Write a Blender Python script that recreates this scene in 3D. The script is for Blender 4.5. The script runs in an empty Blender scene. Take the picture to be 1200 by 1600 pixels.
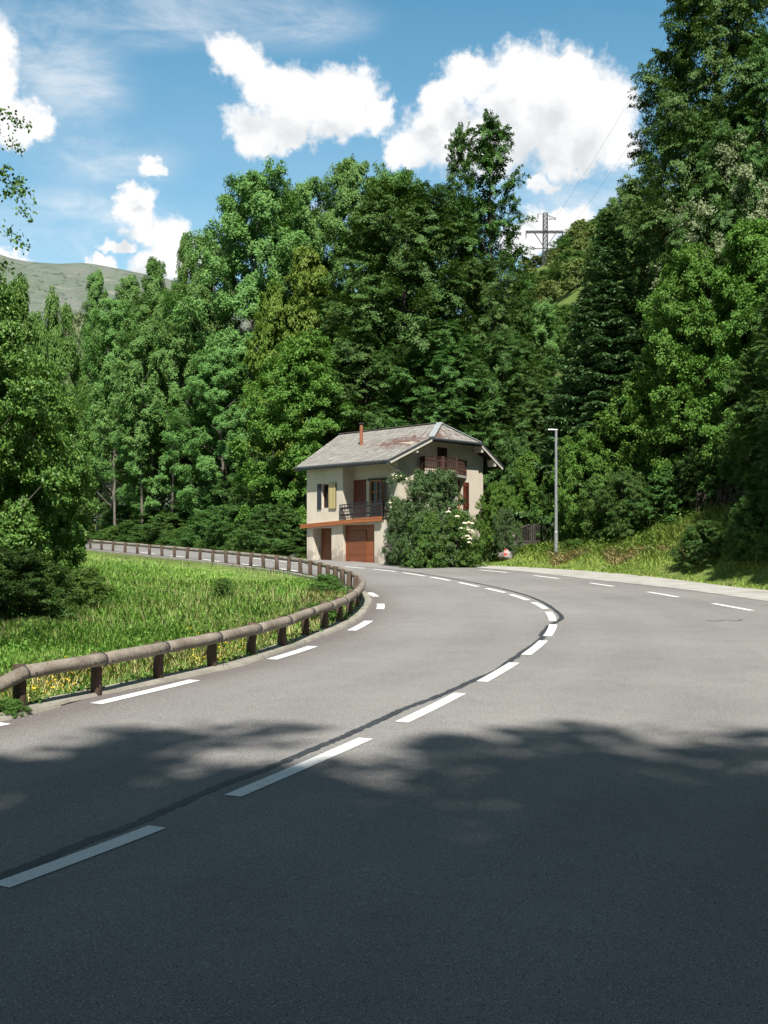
import bpy, math, random
import numpy as np
from mathutils import Vector

R = math.radians
SC = bpy.context.scene
COL = SC.collection

# ------------------------------------------------------------------ camera
F, HX, HY, EYE = 1850.0, 600.0, 860.0, 3.15      # photo pixels: focal length, eye-level row; eye height in metres
SLOPE = 70.0 / F                                 # the road climbs 3.8 % away from the camera
cam = bpy.data.cameras.new('camera')
cam.sensor_fit = 'VERTICAL'; cam.sensor_height = 24.0; cam.sensor_width = 18.0
cam.lens = F / 1600.0 * 24.0
cam.shift_y = (HY - 800.0) / 1600.0
cam.clip_start = 0.1; cam.clip_end = 12000
camo = bpy.data.objects.new('camera', cam); COL.objects.link(camo)
camo.location = (0, 0, EYE); camo.rotation_euler = (R(90), 0, 0)
SC.camera = camo

# ------------------------------------------------------------------ sun, exposure
SUN_AZ, SUN_EL = R(6), R(53)                    # behind the camera, to the right
to_sun = Vector((math.sin(SUN_AZ) * math.cos(SUN_EL), -math.cos(SUN_AZ) * math.cos(SUN_EL), math.sin(SUN_EL)))
sun = bpy.data.lights.new('sun', 'SUN'); sun.energy = 5.0; sun.angle = R(0.8); sun.color = (1.0, 0.95, 0.87)
suno = bpy.data.objects.new('sun', sun); COL.objects.link(suno)
suno.rotation_euler = to_sun.to_track_quat('Z', 'Y').to_euler(); suno.location = (0, 0, 60)
SC.view_settings.view_transform = 'Standard'; SC.view_settings.look = 'None'
EXPO = 0.7
SC.view_settings.exposure = EXPO; SC.view_settings.gamma = 1.0
SC.cycles.max_bounces = 6; SC.cycles.diffuse_bounces = 3; SC.cycles.glossy_bounces = 2
SC.cycles.transmission_bounces = 2; SC.cycles.transparent_max_bounces = 4
SC.cycles.sample_clamp_indirect = 4.0

# ------------------------------------------------------------------ node helpers
class NT:
    def __init__(s, tree): s.t = tree; s.n = tree.nodes; s.l = tree.links
    def new(s, typ, **kw):
        nd = s.n.new(typ)
        for k, v in kw.items():
            if k in ('op',): nd.operation = v
            else: setattr(nd, k, v)
        return nd
    def put(s, sock, v):
        if hasattr(v, 'is_output'): s.l.new(v, sock)
        elif v is not None: sock.default_value = v
    def math(s, op, a, b=None, c=None, clamp=False):
        nd = s.n.new('ShaderNodeMath'); nd.operation = op; nd.use_clamp = clamp
        s.put(nd.inputs[0], a); s.put(nd.inputs[1], b)
        if c is not None: s.put(nd.inputs[2], c)
        return nd.outputs[0]
    def vmath(s, op, a, b=None):
        nd = s.n.new('ShaderNodeVectorMath'); nd.operation = op
        s.put(nd.inputs[0], a)
        if b is not None: s.put(nd.inputs[1], b)
        return nd.outputs['Value'] if op == 'LENGTH' else nd.outputs['Vector']
    def noise(s, vec, scale, detail=4, rough=0.55, dist=0.0, color=False):
        nd = s.n.new('ShaderNodeTexNoise'); s.put(nd.inputs['Vector'], vec)
        nd.inputs['Scale'].default_value = scale; nd.inputs['Detail'].default_value = detail
        nd.inputs['Roughness'].default_value = rough; nd.inputs['Distortion'].default_value = dist
        return nd.outputs['Color'] if color else nd.outputs['Fac']
    def ramp(s, fac, stops, interp='LINEAR'):
        nd = s.n.new('ShaderNodeValToRGB'); s.put(nd.inputs[0], fac); cr = nd.color_ramp; cr.interpolation = interp
        while len(cr.elements) < len(stops): cr.elements.new(0.5)
        for e, (p, c) in zip(cr.elements, stops):
            e.position = p; e.color = (c, c, c, 1) if isinstance(c, (int, float)) else (*c[:3], 1)
        return nd.outputs[0]
    def mix(s, fac, a, b, blend='MIX'):
        nd = s.n.new('ShaderNodeMix'); nd.data_type = 'RGBA'; nd.blend_type = blend
        s.put(nd.inputs[0], fac)
        for k, v in ((6, a), (7, b)):
            s.put(nd.inputs[k], (*v[:3], 1) if isinstance(v, tuple) else v)
        return nd.outputs[2]
    def sstep(s, x, lo, hi):
        nd = s.n.new('ShaderNodeMapRange'); nd.interpolation_type = 'SMOOTHSTEP'
        s.put(nd.inputs[0], x); nd.inputs[1].default_value = lo; nd.inputs[2].default_value = hi
        return nd.outputs[0]
    def mapping(s, vec, loc=(0, 0, 0), rot=(0, 0, 0), scale=(1, 1, 1)):
        nd = s.n.new('ShaderNodeMapping'); s.put(nd.inputs[0], vec)
        nd.inputs[1].default_value = loc; nd.inputs[2].default_value = rot; nd.inputs[3].default_value = scale
        return nd.outputs[0]

def new_mat(name):
    m = bpy.data.materials.new(name); m.use_nodes = True
    t = NT(m.node_tree)
    bsdf = next(n for n in t.n if n.type == 'BSDF_PRINCIPLED')
    return m, t, bsdf

def coords(t, kind='Object'):
    return t.new('ShaderNodeTexCoord').outputs[kind]

# ------------------------------------------------------------------ sky and clouds (directions on the sky)
def azel(px, py):
    a = (px - HX) / F; v = (HY - py) / F
    return math.atan2(a, 1.0), math.atan2(v, math.hypot(1.0, a))

CUMULUS = [  # centre and half axes of each heap
    (368, 92, 58, 42), (415, 130, 56, 42), (485, 160, 100, 66), (395, 205, 56, 46), (545, 135, 66, 44), (455, 215, 48, 34), (590, 180, 36, 30),
    (530, 185, 60, 40),
    (845, 170, 130, 92), (735, 125, 62, 44), (890, 125, 70, 62), (810, 118, 60, 50), (700, 215, 92, 56), (635, 240, 46, 38), (935, 190, 78, 84),
    (770, 225, 86, 54), (900, 236, 84, 42), (872, 352, 84, 34), (842, 282, 24, 18), (830, 376, 60, 36), (968, 240, 40, 44), (690, 165, 46, 40),
    (-8, 120, 46, 74), (-40, 100, 60, 90), (50, 195, 34, 34), (15, 190, 46, 46),
    (212, 322, 32, 36), (242, 366, 52, 36), (275, 392, 50, 40), (232, 265, 30, 16), (318, 386, 30, 24), (188, 392, 22, 12), (250, 420, 50, 30),
    (20, 398, 34, 14), (160, 412, 26, 12),
]
CIRRUS = [(250, 15, 300, 60), (120, 130, 90, 80), (60, 60, 120, 70), (40, 385, 150, 60), (150, 330, 120, 40), (470, 30, 120, 40), (170, 250, 120, 50), (520, 330, 60, 20), (900, 300, 150, 50)]

def build_world():
    w = bpy.data.worlds.new('World'); SC.world = w; w.use_nodes = True
    t = NT(w.node_tree)
    for n in list(t.n): t.n.remove(n)
    out = t.new('ShaderNodeOutputWorld'); bg = t.new('ShaderNodeBackground')
    sky = t.new('ShaderNodeTexSky'); sky.sky_type = 'NISHITA'; sky.sun_disc = False
    sky.sun_elevation = SUN_EL; sky.sun_rotation = math.pi - SUN_AZ
    sky.altitude = 900; sky.air_density = 1.0; sky.dust_density = 1.3; sky.ozone_density = 2.0
    d = coords(t, 'Generated')
    sx = t.new('ShaderNodeSeparateXYZ'); t.put(sx.inputs[0], d)
    az = t.math('ARCTAN2', sx.outputs[0], sx.outputs[1]); el = t.math('ARCSINE', sx.outputs[2])
    cx = t.new('ShaderNodeCombineXYZ'); t.put(cx.inputs[0], az); t.put(cx.inputs[1], el)
    p0 = cx.outputs[0]
    # warp the direction with cauliflower noise
    def density(p):
        wn = t.vmath('SUBTRACT', t.noise(p, 28, 7, 0.62, color=True), (0.5, 0.5, 0.5))
        sc = t.n.new('ShaderNodeVectorMath'); sc.operation = 'SCALE'; t.put(sc.inputs[0], wn); sc.inputs['Scale'].default_value = 0.05
        q = t.vmath('ADD', p, sc.outputs[0])
        acc = None
        for (x, y, rx, ry) in CUMULUS:
            a, e = azel(x, y)
            v = t.vmath('MULTIPLY', t.vmath('SUBTRACT', q, (a, e, 0)), (F / rx, F / ry, 0))
            b = t.math('SUBTRACT', 1.0, t.vmath('LENGTH', v))
            acc = b if acc is None else t.math('SMOOTH_MAX', acc, b, 0.25)
        n = t.math('SUBTRACT', t.noise(p, 60, 8, 0.6), 0.5)
        return t.math('ADD', acc, t.math('MULTIPLY', n, 0.7))
    dens = density(p0)
    above = density(t.vmath('ADD', p0, (0.012, 0.030, 0)))
    alpha = t.sstep(dens, 0.0, 0.44)
    deep = t.sstep(above, 0.25, 1.05)
    fine = t.noise(p0, 15, 5, 0.55)
    lum = t.math('SUBTRACT', 1.0, t.math('MULTIPLY', deep, t.math('ADD', 0.04, t.math('MULTIPLY', fine, 0.34))))
    cloud = t.mix(deep, (1.0, 1.0, 1.0), (0.93, 0.97, 1.0))
    # thin high streaks
    acc = None
    for (x, y, rx, ry) in CIRRUS:
        a, e = azel(x, y)
        v = t.vmath('MULTIPLY', t.vmath('SUBTRACT', p0, (a, e, 0)), (F / rx, F / ry, 0))
        b = t.math('SUBTRACT', 1.0, t.vmath('LENGTH', v))
        acc = b if acc is None else t.math('SMOOTH_MAX', acc, b, 0.3)
    st = t.noise(t.mapping(p0, rot=(0, 0, 0.25), scale=(5, 16, 1)), 1.6, 8, 0.66, 0.5)
    cir = t.math('MULTIPLY', t.sstep(acc, -0.25, 0.7), t.sstep(st, 0.26, 0.85), clamp=True)
    cir = t.math('MULTIPLY', cir, 0.72)
    skyc = t.mix(1.0, sky.outputs[0], SKY_TINT, 'MULTIPLY')
    wl = t.new('ShaderNodeCombineColor')
    for k in range(3): wl.inputs[k].default_value = CLOUD_LUM
    veil = t.math('MULTIPLY', t.math('SUBTRACT', 1.0, t.sstep(el, 0.10, 0.50)), t.math('ADD', 0.10, t.math('MULTIPLY', t.noise(t.mapping(p0, scale=(1, 3, 1)), 5, 5, 0.6), 0.34)))
    c1 = t.mix(veil, skyc, wl.outputs[0]); c1 = t.mix(cir, c1, wl.outputs[0])
    lumc = t.new('ShaderNodeCombineColor')
    L = t.math('MULTIPLY', lum, CLOUD_LUM)
    for k in range(3): t.put(lumc.inputs[k], L)
    cl = t.mix(1.0, cloud, lumc.outputs[0], 'MULTIPLY')
    c2 = t.mix(alpha, c1, cl)
    over = t.math('MAXIMUM', t.sstep(el, 0.46, 0.62), t.sstep(t.math('MULTIPLY', sx.outputs[1], -1.0), -0.45, 0.1))  # grey cloud added outside the view to dim and neutralise skylight in the shade
    cov = t.math('MULTIPLY', t.sstep(t.noise(d, 3.2, 7, 0.6), 0.40, 0.56), over)
    lumo = t.math('MULTIPLY', t.math('ADD', 0.09, t.math('MULTIPLY', t.noise(d, 7.0, 6, 0.6), 0.16)), CLOUD_LUM)
    lo = t.new('ShaderNodeCombineColor')
    for k in range(3): t.put(lo.inputs[k], lumo)
    c2 = t.mix(cov, c2, lo.outputs[0])
    t.put(bg.inputs[0], c2); bg.inputs[1].default_value = SKY_STRENGTH
    t.l.new(bg.outputs[0], out.inputs[0])
SKY_STRENGTH = 0.085
SKY_TINT = (0.66, 1.27, 1.20)
CLOUD_LUM = 1.04 / SKY_STRENGTH / 2 ** EXPO
build_world()

# ------------------------------------------------------------------ photo pixel -> place on the ground
def g(px, py, lift=0.0):
    Y = EYE * F / (py - 790.0)
    return ((px - HX) / F * Y, Y, SLOPE * Y + lift)
def g2(px, py):
    p = g(px, py); return (p[0], p[1])
def smooth(lo, hi, x):
    k = np.clip((np.asarray(x, float) - lo) / (hi - lo), 0, 1); return k * k * (3 - 2 * k)
def plane(Y): return SLOPE * np.clip(Y, -80, 160)

FOOT = np.array([(34, 12), (27, 22), (20.5, 33), (14.1, 43.2), (11.9, 51), (9.3, 56.8), (6.2, 60.6), (4.2, 62.2)])
def foot_dist(X, Y):
    """distance beyond the outer edge of the lay-by (positive up the bank)"""
    X = np.asarray(X, float); Y = np.asarray(Y, float)
    best = np.full(X.shape, 1e9); side = np.zeros(X.shape)
    for (ax, ay), (bx, by) in zip(FOOT[:-1], FOOT[1:]):
        dx, dy = bx - ax, by - ay; L2 = dx * dx + dy * dy
        t = np.clip(((X - ax) * dx + (Y - ay) * dy) / L2, 0, 1)
        d = np.hypot(X - ax - t * dx, Y - ay - t * dy)
        cr = (X - ax) * dy - (Y - ay) * dx
        upd = d < best
        best = np.where(upd, d, best); side = np.where(upd, np.sign(cr), side)
    return best * side
def vnoise(X, Y, s, seed=0):
    """cheap smooth value noise"""
    X = np.asarray(X, float) / s; Y = np.asarray(Y, float) / s
    x0 = np.floor(X); y0 = np.floor(Y); fx = X - x0; fy = Y - y0
    fx = fx * fx * (3 - 2 * fx); fy = fy * fy * (3 - 2 * fy)
    def h(a, b):
        v = np.sin(a * 127.1 + b * 311.7 + seed * 74.7) * 43758.5453; return v - np.floor(v)
    return (h(x0, y0) * (1 - fx) + h(x0 + 1, y0) * fx) * (1 - fy) + (h(x0, y0 + 1) * (1 - fx) + h(x0 + 1, y0 + 1) * fx) * fy
def gz(X, Y):
    X = np.asarray(X, float); Y = np.asarray(Y, float)
    d = foot_dist(X, Y)
    bank = 2.0 * smooth(0.2, 9.0, d) * smooth(8.2, 15.5, X) + 0.45 * smooth(0.2, 2.5, d)
    bank = bank * smooth(0.0, 0.4, d) * smooth(3.6, 6.0, X)
    h = (X - 19 + 4.6 * smooth(80, 165, Y)) * 0.964 + (Y - 55) * 0.266
    hill = 0.80 * np.log1p(np.exp(np.clip(h / 3.0, -30, 30))) * 3.0
    hill = np.where(h > 60, 48 + (h - 60) * 0.55, np.minimum(hill, 49))
    hill = np.where(h > 160, 103 + (h - 160) * .1, hill)
    hill = hill * (1 - smooth(238, 420, Y)) * smooth(0.0, 3.0, d + np.where(Y > 64, 99, 0)) * smooth(14, 46, Y)
    z = plane(Y) + bank + hill
    wood = smooth(2, 14, (Y - 84) + X * -0.0) * (1 - smooth(10, 18, X)) * smooth(-7, 6, X + (Y - 77) * 0.62)
    z = z + wood * 1.2
    rough = smooth(3, 30, h)
    z = z + rough * (vnoise(X, Y, 9, 3) - 0.5) * 2.0
    return z
def gz1(x, y): return float(gz(np.array([x]), np.array([y]))[0])

# ------------------------------------------------------------------ mesh helpers
def mesh_obj(name, verts, faces, mats, parent=None, origin=(0, 0, 0), smooth_shade=False, uvs=None, midx=None):
    me = bpy.data.meshes.new(name)
    o = Vector(origin)
    me.from_pydata([tuple(Vector(v) - o) for v in verts], [], faces)
    for m in (mats if isinstance(mats, (list, tuple)) else [mats]): me.materials.append(m)
    if midx is not None: me.polygons.foreach_set('material_index', midx)
    if smooth_shade: me.polygons.foreach_set('use_smooth', [True] * len(me.polygons))
    if uvs is not None:
        uv = me.uv_layers.new(name='UVMap')
        for p in me.polygons:
            for li, vi in zip(p.loop_indices, p.vertices): uv.data[li].uv = uvs[vi]
    me.update()
    ob = bpy.data.objects.new(name, me); COL.objects.link(ob)
    if parent is not None: ob.parent = parent
    elif tuple(origin) != (0, 0, 0): ob.location = origin
    return ob

class MB:
    """collects shapes for one mesh"""
    def __init__(s): s.v = []; s.f = []; s.mi = []
    def add(s, verts, faces, mi=0):
        b = len(s.v); s.v += [tuple(v) for v in verts]; s.f += [tuple(i + b for i in f) for f in faces]; s.mi += [mi] * len(faces)
    def box(s, c, ax, ay, az, mi=0):
        """centre and three half-axis vectors"""
        c, ax, ay, az = Vector(c), Vector(ax), Vector(ay), Vector(az)
        P = [c + ax * i + ay * j + az * k for i in (-1, 1) for j in (-1, 1) for k in (-1, 1)]
        s.add(P, [(0, 1, 3, 2), (4, 6, 7, 5), (0, 4, 5, 1), (2, 3, 7, 6), (0, 2, 6, 4), (1, 5, 7, 3)], mi)
    def bar(s, a, b, w, h=None, mi=0, up=(0, 0, 1)):
        a, b = Vector(a), Vector(b); h = h or w
        d = (b - a); L = d.length; d.normalize()
        u = Vector(up)
        if abs(d.dot(u)) > 0.95: u = Vector((0, 1, 0))
        side = d.cross(u).normalized(); up2 = side.cross(d).normalized()
        s.box((a + b) / 2, d * L / 2, side * w / 2, up2 * h / 2, mi)
    def tube(s, pts, radii, n=8, mi=0, caps=True, wob=None):
        pts = [Vector(p) for p in pts]; rings = []
        prev = None
        base = len(s.v)
        for i, p in enumerate(pts):
            d = (pts[min(i + 1, len(pts) - 1)] - pts[max(i - 1, 0)]).normalized()
            if prev is None:
                ref = Vector((0, 0, 1)) if abs(d.z) < 0.9 else Vector((1, 0, 0))
                side = d.cross(ref).normalized()
            else:
                side = (prev - d * prev.dot(d)).normalized()
            prev = side; up = side.cross(d)
            r = radii[i] if hasattr(radii, '__len__') else radii
            for k in range(n):
                a = 2 * math.pi * k / n
                rr = r * (1 + (wob(i, k) if wob else 0))
                s.v.append(tuple(p + side * math.cos(a) * rr + up * math.sin(a) * rr))
        for i in range(len(pts) - 1):
            for k in range(n):
                a = base + i * n + k; b = base + i * n + (k + 1) % n
                s.f.append((a, b, b + n, a + n)); s.mi.append(mi)
        if caps:
            s.f.append(tuple(base + k for k in reversed(range(n)))); s.mi.append(mi)
            s.f.append(tuple(base + (len(pts) - 1) * n + k for k in range(n))); s.mi.append(mi)
    def build(s, name, mats, parent=None, origin=(0, 0, 0), smooth_shade=False):
        return mesh_obj(name, s.v, s.f, mats, parent, origin, smooth_shade, midx=s.mi)

def tag(o, label=None, cat=None, group=None, kind=None):
    if label: o['label'] = label
    if cat: o['category'] = cat
    if group: o['group'] = group
    if kind: o['kind'] = kind
    return o
def thing(name, loc, label, cat, group=None):
    o = bpy.data.objects.new(name, None); COL.objects.link(o); o.location = loc; o.empty_display_size = 0.3
    return tag(o, label, cat, group)
def bevel(o, w=0.01, seg=2):
    m = o.modifiers.new('bevel', 'BEVEL'); m.width = w; m.segments = seg; m.limit_method = 'ANGLE'
    return o

def np_mesh(name, V, nper, mat, parent=None, tri=False, loc=None):
    """V: (n*nper,3) vertices, every nper of them one face"""
    n = len(V) // nper
    me = bpy.data.meshes.new(name)
    me.vertices.add(len(V)); me.vertices.foreach_set('co', np.ascontiguousarray(V, dtype=np.float32).ravel())
    me.loops.add(len(V)); me.loops.foreach_set('vertex_index', np.arange(len(V), dtype=np.int32))
    me.polygons.add(n); me.polygons.foreach_set('loop_start', np.arange(0, len(V), nper, dtype=np.int32))
    me.update(calc_edges=True)
    for m in (mat if isinstance(mat, (list, tuple)) else [mat]): me.materials.append(m)
    if parent is False: return me
    ob = bpy.data.objects.new(name, me); COL.objects.link(ob)
    if parent is not None: ob.parent = parent
    return ob

def catmull(P, n=8):
    P = [Vector(p) for p in P]; out = []
    for i in range(len(P) - 1):
        p0 = P[max(i - 1, 0)]; p1 = P[i]; p2 = P[i + 1]; p3 = P[min(i + 2, len(P) - 1)]
        for k in range(n):
            t = k / n
            out.append(0.5 * ((2 * p1) + (p2 - p0) * t + (2 * p0 - 5 * p1 + 4 * p2 - p3) * t * t + (3 * p1 - p0 - 3 * p2 + p3) * t ** 3))
    out.append(P[-1]); return out
def relax(P, it=2):
    P = [Vector(p) for p in P]
    for _ in range(it):
        P = [P[0]] + [(P[i - 1] + 2 * P[i] + P[i + 1]) / 4 for i in range(1, len(P) - 1)] + [P[-1]]
    return P
def resample(P, step):
    out = [P[0].copy()]; acc = 0.0
    for a, b in zip(P[:-1], P[1:]):
        L = (b - a).length
        while acc + L >= step:
            k = (step - acc) / L; a = a.lerp(b, k); out.append(a.copy()); L = (b - a).length; acc = 0.0
        acc += L
    return out
def normals2(P):
    N = []
    for i in range(len(P)):
        d = P[min(i + 1, len(P) - 1)] - P[max(i - 1, 0)]; d.z = 0; d.normalize()
        N.append(Vector((d.y, -d.x, 0)))     # to the right of travel
    return N

# ------------------------------------------------------------------ materials
def simple(name, col, rough=0.6, var=0.0, scale=8.0, bump=0.0, metal=0.0, spec=0.4):
    m, t, b = new_mat(name)
    b.inputs['Roughness'].default_value = rough; b.inputs['Metallic'].default_value = metal
    b.inputs['Specular IOR Level'].default_value = spec
    if var or bump:
        co = coords(t)
        n = t.noise(co, scale, 6, 0.6)
        lo = tuple(c * (1 - var) for c in col); hi = tuple(min(1, c * (1 + var)) for c in col)
        t.put(b.inputs['Base Color'], t.ramp(n, [(0.3, lo), (0.7, hi)]))
        if bump:
            bp = t.new('ShaderNodeBump'); bp.inputs['Strength'].default_value = bump; bp.inputs['Distance'].default_value = 0.02
            t.put(bp.inputs['Height'], t.noise(co, scale * 6, 4)); t.l.new(bp.outputs[0], b.inputs['Normal'])
    else:
        b.inputs['Base Color'].default_value = (*col, 1)
    return m

def asphalt_mat():
    m, t, b = new_mat('asphalt')
    co = coords(t)
    big = t.noise(co, 0.16, 4, 0.55); mid = t.noise(co, 1.3, 5, 0.6)
    c = t.ramp(big, [(0.3, (0.178, 0.170, 0.166)), (0.7, (0.250, 0.242, 0.234))])
    c = t.mix(t.math('MULTIPLY', t.sstep(mid, 0.40, 0.75), 0.35), c, (0.158, 0.146, 0.143))
    at = t.new('ShaderNodeAttribute'); at.attribute_name = 'across'; ac = at.outputs['Fac']
    wv = t.math('MULTIPLY', t.math('SUBTRACT', t.noise(co, 0.5, 4, 0.6), 0.5), 0.9); acw = t.math('ADD', ac, wv)
    edge = t.math('SUBTRACT', 1.0, t.sstep(acw, 0.2, 2.1))
    c = t.mix(t.math('MULTIPLY', edge, 0.75), c, (0.120, 0.100, 0.096))             # reddish grit along the kerb
    tr = t.math('ADD', t.math('ABSOLUTE', t.math('SINE', t.math('MULTIPLY', acw, 1.55))), 0.0)
    c = t.mix(t.math('MULTIPLY', t.sstep(tr, 0.55, 1.0), 0.16), c, (0.27, 0.262, 0.250))     # polished wheel tracks
    oil = t.math('MULTIPLY', t.sstep(t.noise(t.mapping(co, scale=(1, 1, 1)), 2.4, 5, 0.7), 0.66, 0.74), 0.35)
    c = t.mix(oil, c, (0.10, 0.098, 0.098))
    grain = t.noise(co, 85, 3, 0.7)
    c = t.mix(1.0, c, t.ramp(grain, [(0.30, 0.40), (0.5, 0.98), (0.72, 1.75)]), 'MULTIPLY')
    vo = t.new('ShaderNodeTexVoronoi'); t.put(vo.inputs['Vector'], co); vo.inputs['Scale'].default_value = 62
    sp = t.new('ShaderNodeSeparateColor'); t.l.new(vo.outputs['Color'], sp.inputs[0])
    stone = t.math('MULTIPLY', t.math('GREATER_THAN', sp.outputs[0], 0.925), t.math('LESS_THAN', vo.outputs['Distance'], 0.36))
    c = t.mix(stone, c, (0.50, 0.47, 0.42))
    pit = t.math('MULTIPLY', t.math('GREATER_THAN', sp.outputs[1], 0.82), t.math('LESS_THAN', vo.outputs['Distance'], 0.38))
    c = t.mix(pit, c, (0.050, 0.050, 0.052))
    t.put(b.inputs['Base Color'], c)
    b.inputs['Roughness'].default_value = 0.82; b.inputs['Specular IOR Level'].default_value = 0.25
    bp = t.new('ShaderNodeBump'); bp.inputs['Strength'].default_value = 0.35; bp.inputs['Distance'].default_value = 0.012
    t.put(bp.inputs['Height'], t.math('ADD', vo.outputs['Distance'], grain)); t.l.new(bp.outputs[0], b.inputs['Normal'])
    return m

def paint_mat():
    m, t, b = new_mat('road_paint')
    co = coords(t)
    n = t.noise(co, 40, 5, 0.65); n2 = t.noise(co, 2.5, 4)
    c = t.ramp(n, [(0.30, (0.30, 0.29, 0.28)), (0.40, (0.66, 0.66, 0.65)), (0.6, (0.74, 0.74, 0.73))])
    c = t.mix(t.math('MULTIPLY', t.sstep(n2, 0.5, 0.8), 0.25), c, (0.62, 0.61, 0.59))
    wear = t.sstep(t.noise(co, 8.0, 7, 0.78), 0.575, 0.655)
    c = t.mix(t.math('MULTIPLY', wear, 0.55), c, (0.26, 0.25, 0.24))
    t.put(b.inputs['Base Color'], c); b.inputs['Roughness'].default_value = 0.6
    return m

def concrete_mat(name, c0, c1, sc=1.2):
    m, t, b = new_mat(name)
    co = coords(t)
    c = t.ramp(t.noise(co, sc, 6, 0.62), [(0.3, c0), (0.7, c1)])
    c = t.mix(1.0, c, t.ramp(t.noise(co, 45, 4, 0.7), [(0.3, 0.75), (0.7, 1.2)]), 'MULTIPLY')
    c = t.mix(t.math('MULTIPLY', t.sstep(t.noise(co, 0.7, 7, 0.7), 0.48, 0.68), 0.45), c, (0.17, 0.155, 0.125))
    t.put(b.inputs['Base Color'], c); b.inputs['Roughness'].default_value = 0.85
    return m

def ground_mat():
    m, t, b = new_mat('ground_soil')
    co = coords(t)
    c = t.ramp(t.noise(co, 0.35, 6, 0.6), [(0.25, (0.075, 0.070, 0.030)), (0.5, (0.085, 0.115, 0.030)), (0.75, (0.12, 0.17, 0.042))])
    c = t.mix(t.sstep(t.noise(co, 2.2, 6, 0.65), 0.45, 0.75), c, (0.13, 0.10, 0.055))
    at = t.new('ShaderNodeAttribute'); at.attribute_name = 'turf'
    turf = t.ramp(t.noise(co, 1.1, 6, 0.65), [(0.3, (0.085, 0.135, 0.032)), (0.5, (0.125, 0.185, 0.045)), (0.7, (0.20, 0.195, 0.085))])
    c = t.mix(at.outputs['Fac'], c, turf)
    t.put(b.inputs['Base Color'], c); b.inputs['Roughness'].default_value = 0.95; b.inputs['Specular IOR Level'].default_value = 0.1
    bp = t.new('ShaderNodeBump'); bp.inputs['Strength'].default_value = 0.8; bp.inputs['Distance'].default_value = 0.1
    t.put(bp.inputs['Height'], t.noise(co, 6, 6, 0.7)); t.l.new(bp.outputs[0], b.inputs['Normal'])
    return m

def leaf_mat(name, dark, light, trans=0.18, rough=0.55, spec=0.20, objvar=0.25, tint=None):
    """leaf colour differs from leaf to leaf and from plant to plant"""
    m, t, b = new_mat(name)
    geo = t.new('ShaderNodeNewGeometry'); oi = t.new('ShaderNodeObjectInfo')
    r = geo.outputs['Random Per Island']
    c = t.ramp(r, [(0.0, dark), (0.55, tuple((a + b2) / 2 for a, b2 in zip(dark, light))), (1.0, light)])
    if tint: c = t.mix(t.math('GREATER_THAN', t.math('FRACT', t.math('MULTIPLY', r, 37.7)), 1 - tint[1]), c, tint[0])
    hv = t.new('ShaderNodeHueSaturation'); t.put(hv.inputs['Color'], c)
    t.put(hv.inputs['Value'], t.math('ADD', 1 - objvar / 2, t.math('MULTIPLY', oi.outputs['Random'], objvar)))
    t.put(hv.inputs['Hue'], t.math('ADD', 0.49, t.math('MULTIPLY', oi.outputs['Random'], 0.02)))
    t.put(b.inputs['Base Color'], hv.outputs[0]); b.inputs['Roughness'].default_value = rough; b.inputs['Specular IOR Level'].default_value = spec
    tr = t.new('ShaderNodeBsdfTranslucent')
    warm = t.mix(1.0, hv.outputs[0], (1.25, 1.25, 0.5), 'MULTIPLY')
    t.put(tr.inputs['Color'], warm)
    mx = t.new('ShaderNodeMixShader'); mx.inputs[0].default_value = trans
    out = next(n for n in t.n if n.type == 'OUTPUT_MATERIAL')
    t.l.new(b.outputs[0], mx.inputs[1]); t.l.new(tr.outputs[0], mx.inputs[2]); t.l.new(mx.outputs[0], out.inputs[0])
    return m

def bark_mat(name, c0, c1):
    m, t, b = new_mat(name)
    co = t.mapping(coords(t), scale=(6, 6, 1.2))
    n = t.noise(co, 2.0, 6, 0.65)
    t.put(b.inputs['Base Color'], t.ramp(n, [(0.3, c0), (0.7, c1)])); b.inputs['Roughness'].default_value = 0.9
    bp = t.new('ShaderNodeBump'); bp.inputs['Strength'].default_value = 0.7; bp.inputs['Distance'].default_value = 0.04
    t.put(bp.inputs['Height'], n); t.l.new(bp.outputs[0], b.inputs['Normal'])
    return m

def rail_wood_mat(name, c0, c1, c2):
    m, t, b = new_mat(name)
    co = coords(t)
    n1 = t.noise(co, 2.0, 5, 0.6); n2 = t.noise(t.mapping(co, scale=(14, 14, 14)), 1.5, 6, 0.7)
    c = t.ramp(n1, [(0.25, c0), (0.5, c1), (0.75, c2)])
    c = t.mix(1.0, c, t.ramp(n2, [(0.3, 0.62), (0.7, 1.25)]), 'MULTIPLY')
    t.put(b.inputs['Base Color'], c); b.inputs['Roughness'].default_value = 0.85; b.inputs['Specular IOR Level'].default_value = 0.2
    bp = t.new('ShaderNodeBump'); bp.inputs['Strength'].default_value = 0.5; bp.inputs['Distance'].default_value = 0.02
    t.put(bp.inputs['Height'], n2); t.l.new(bp.outputs[0], b.inputs['Normal'])
    return m

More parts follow.
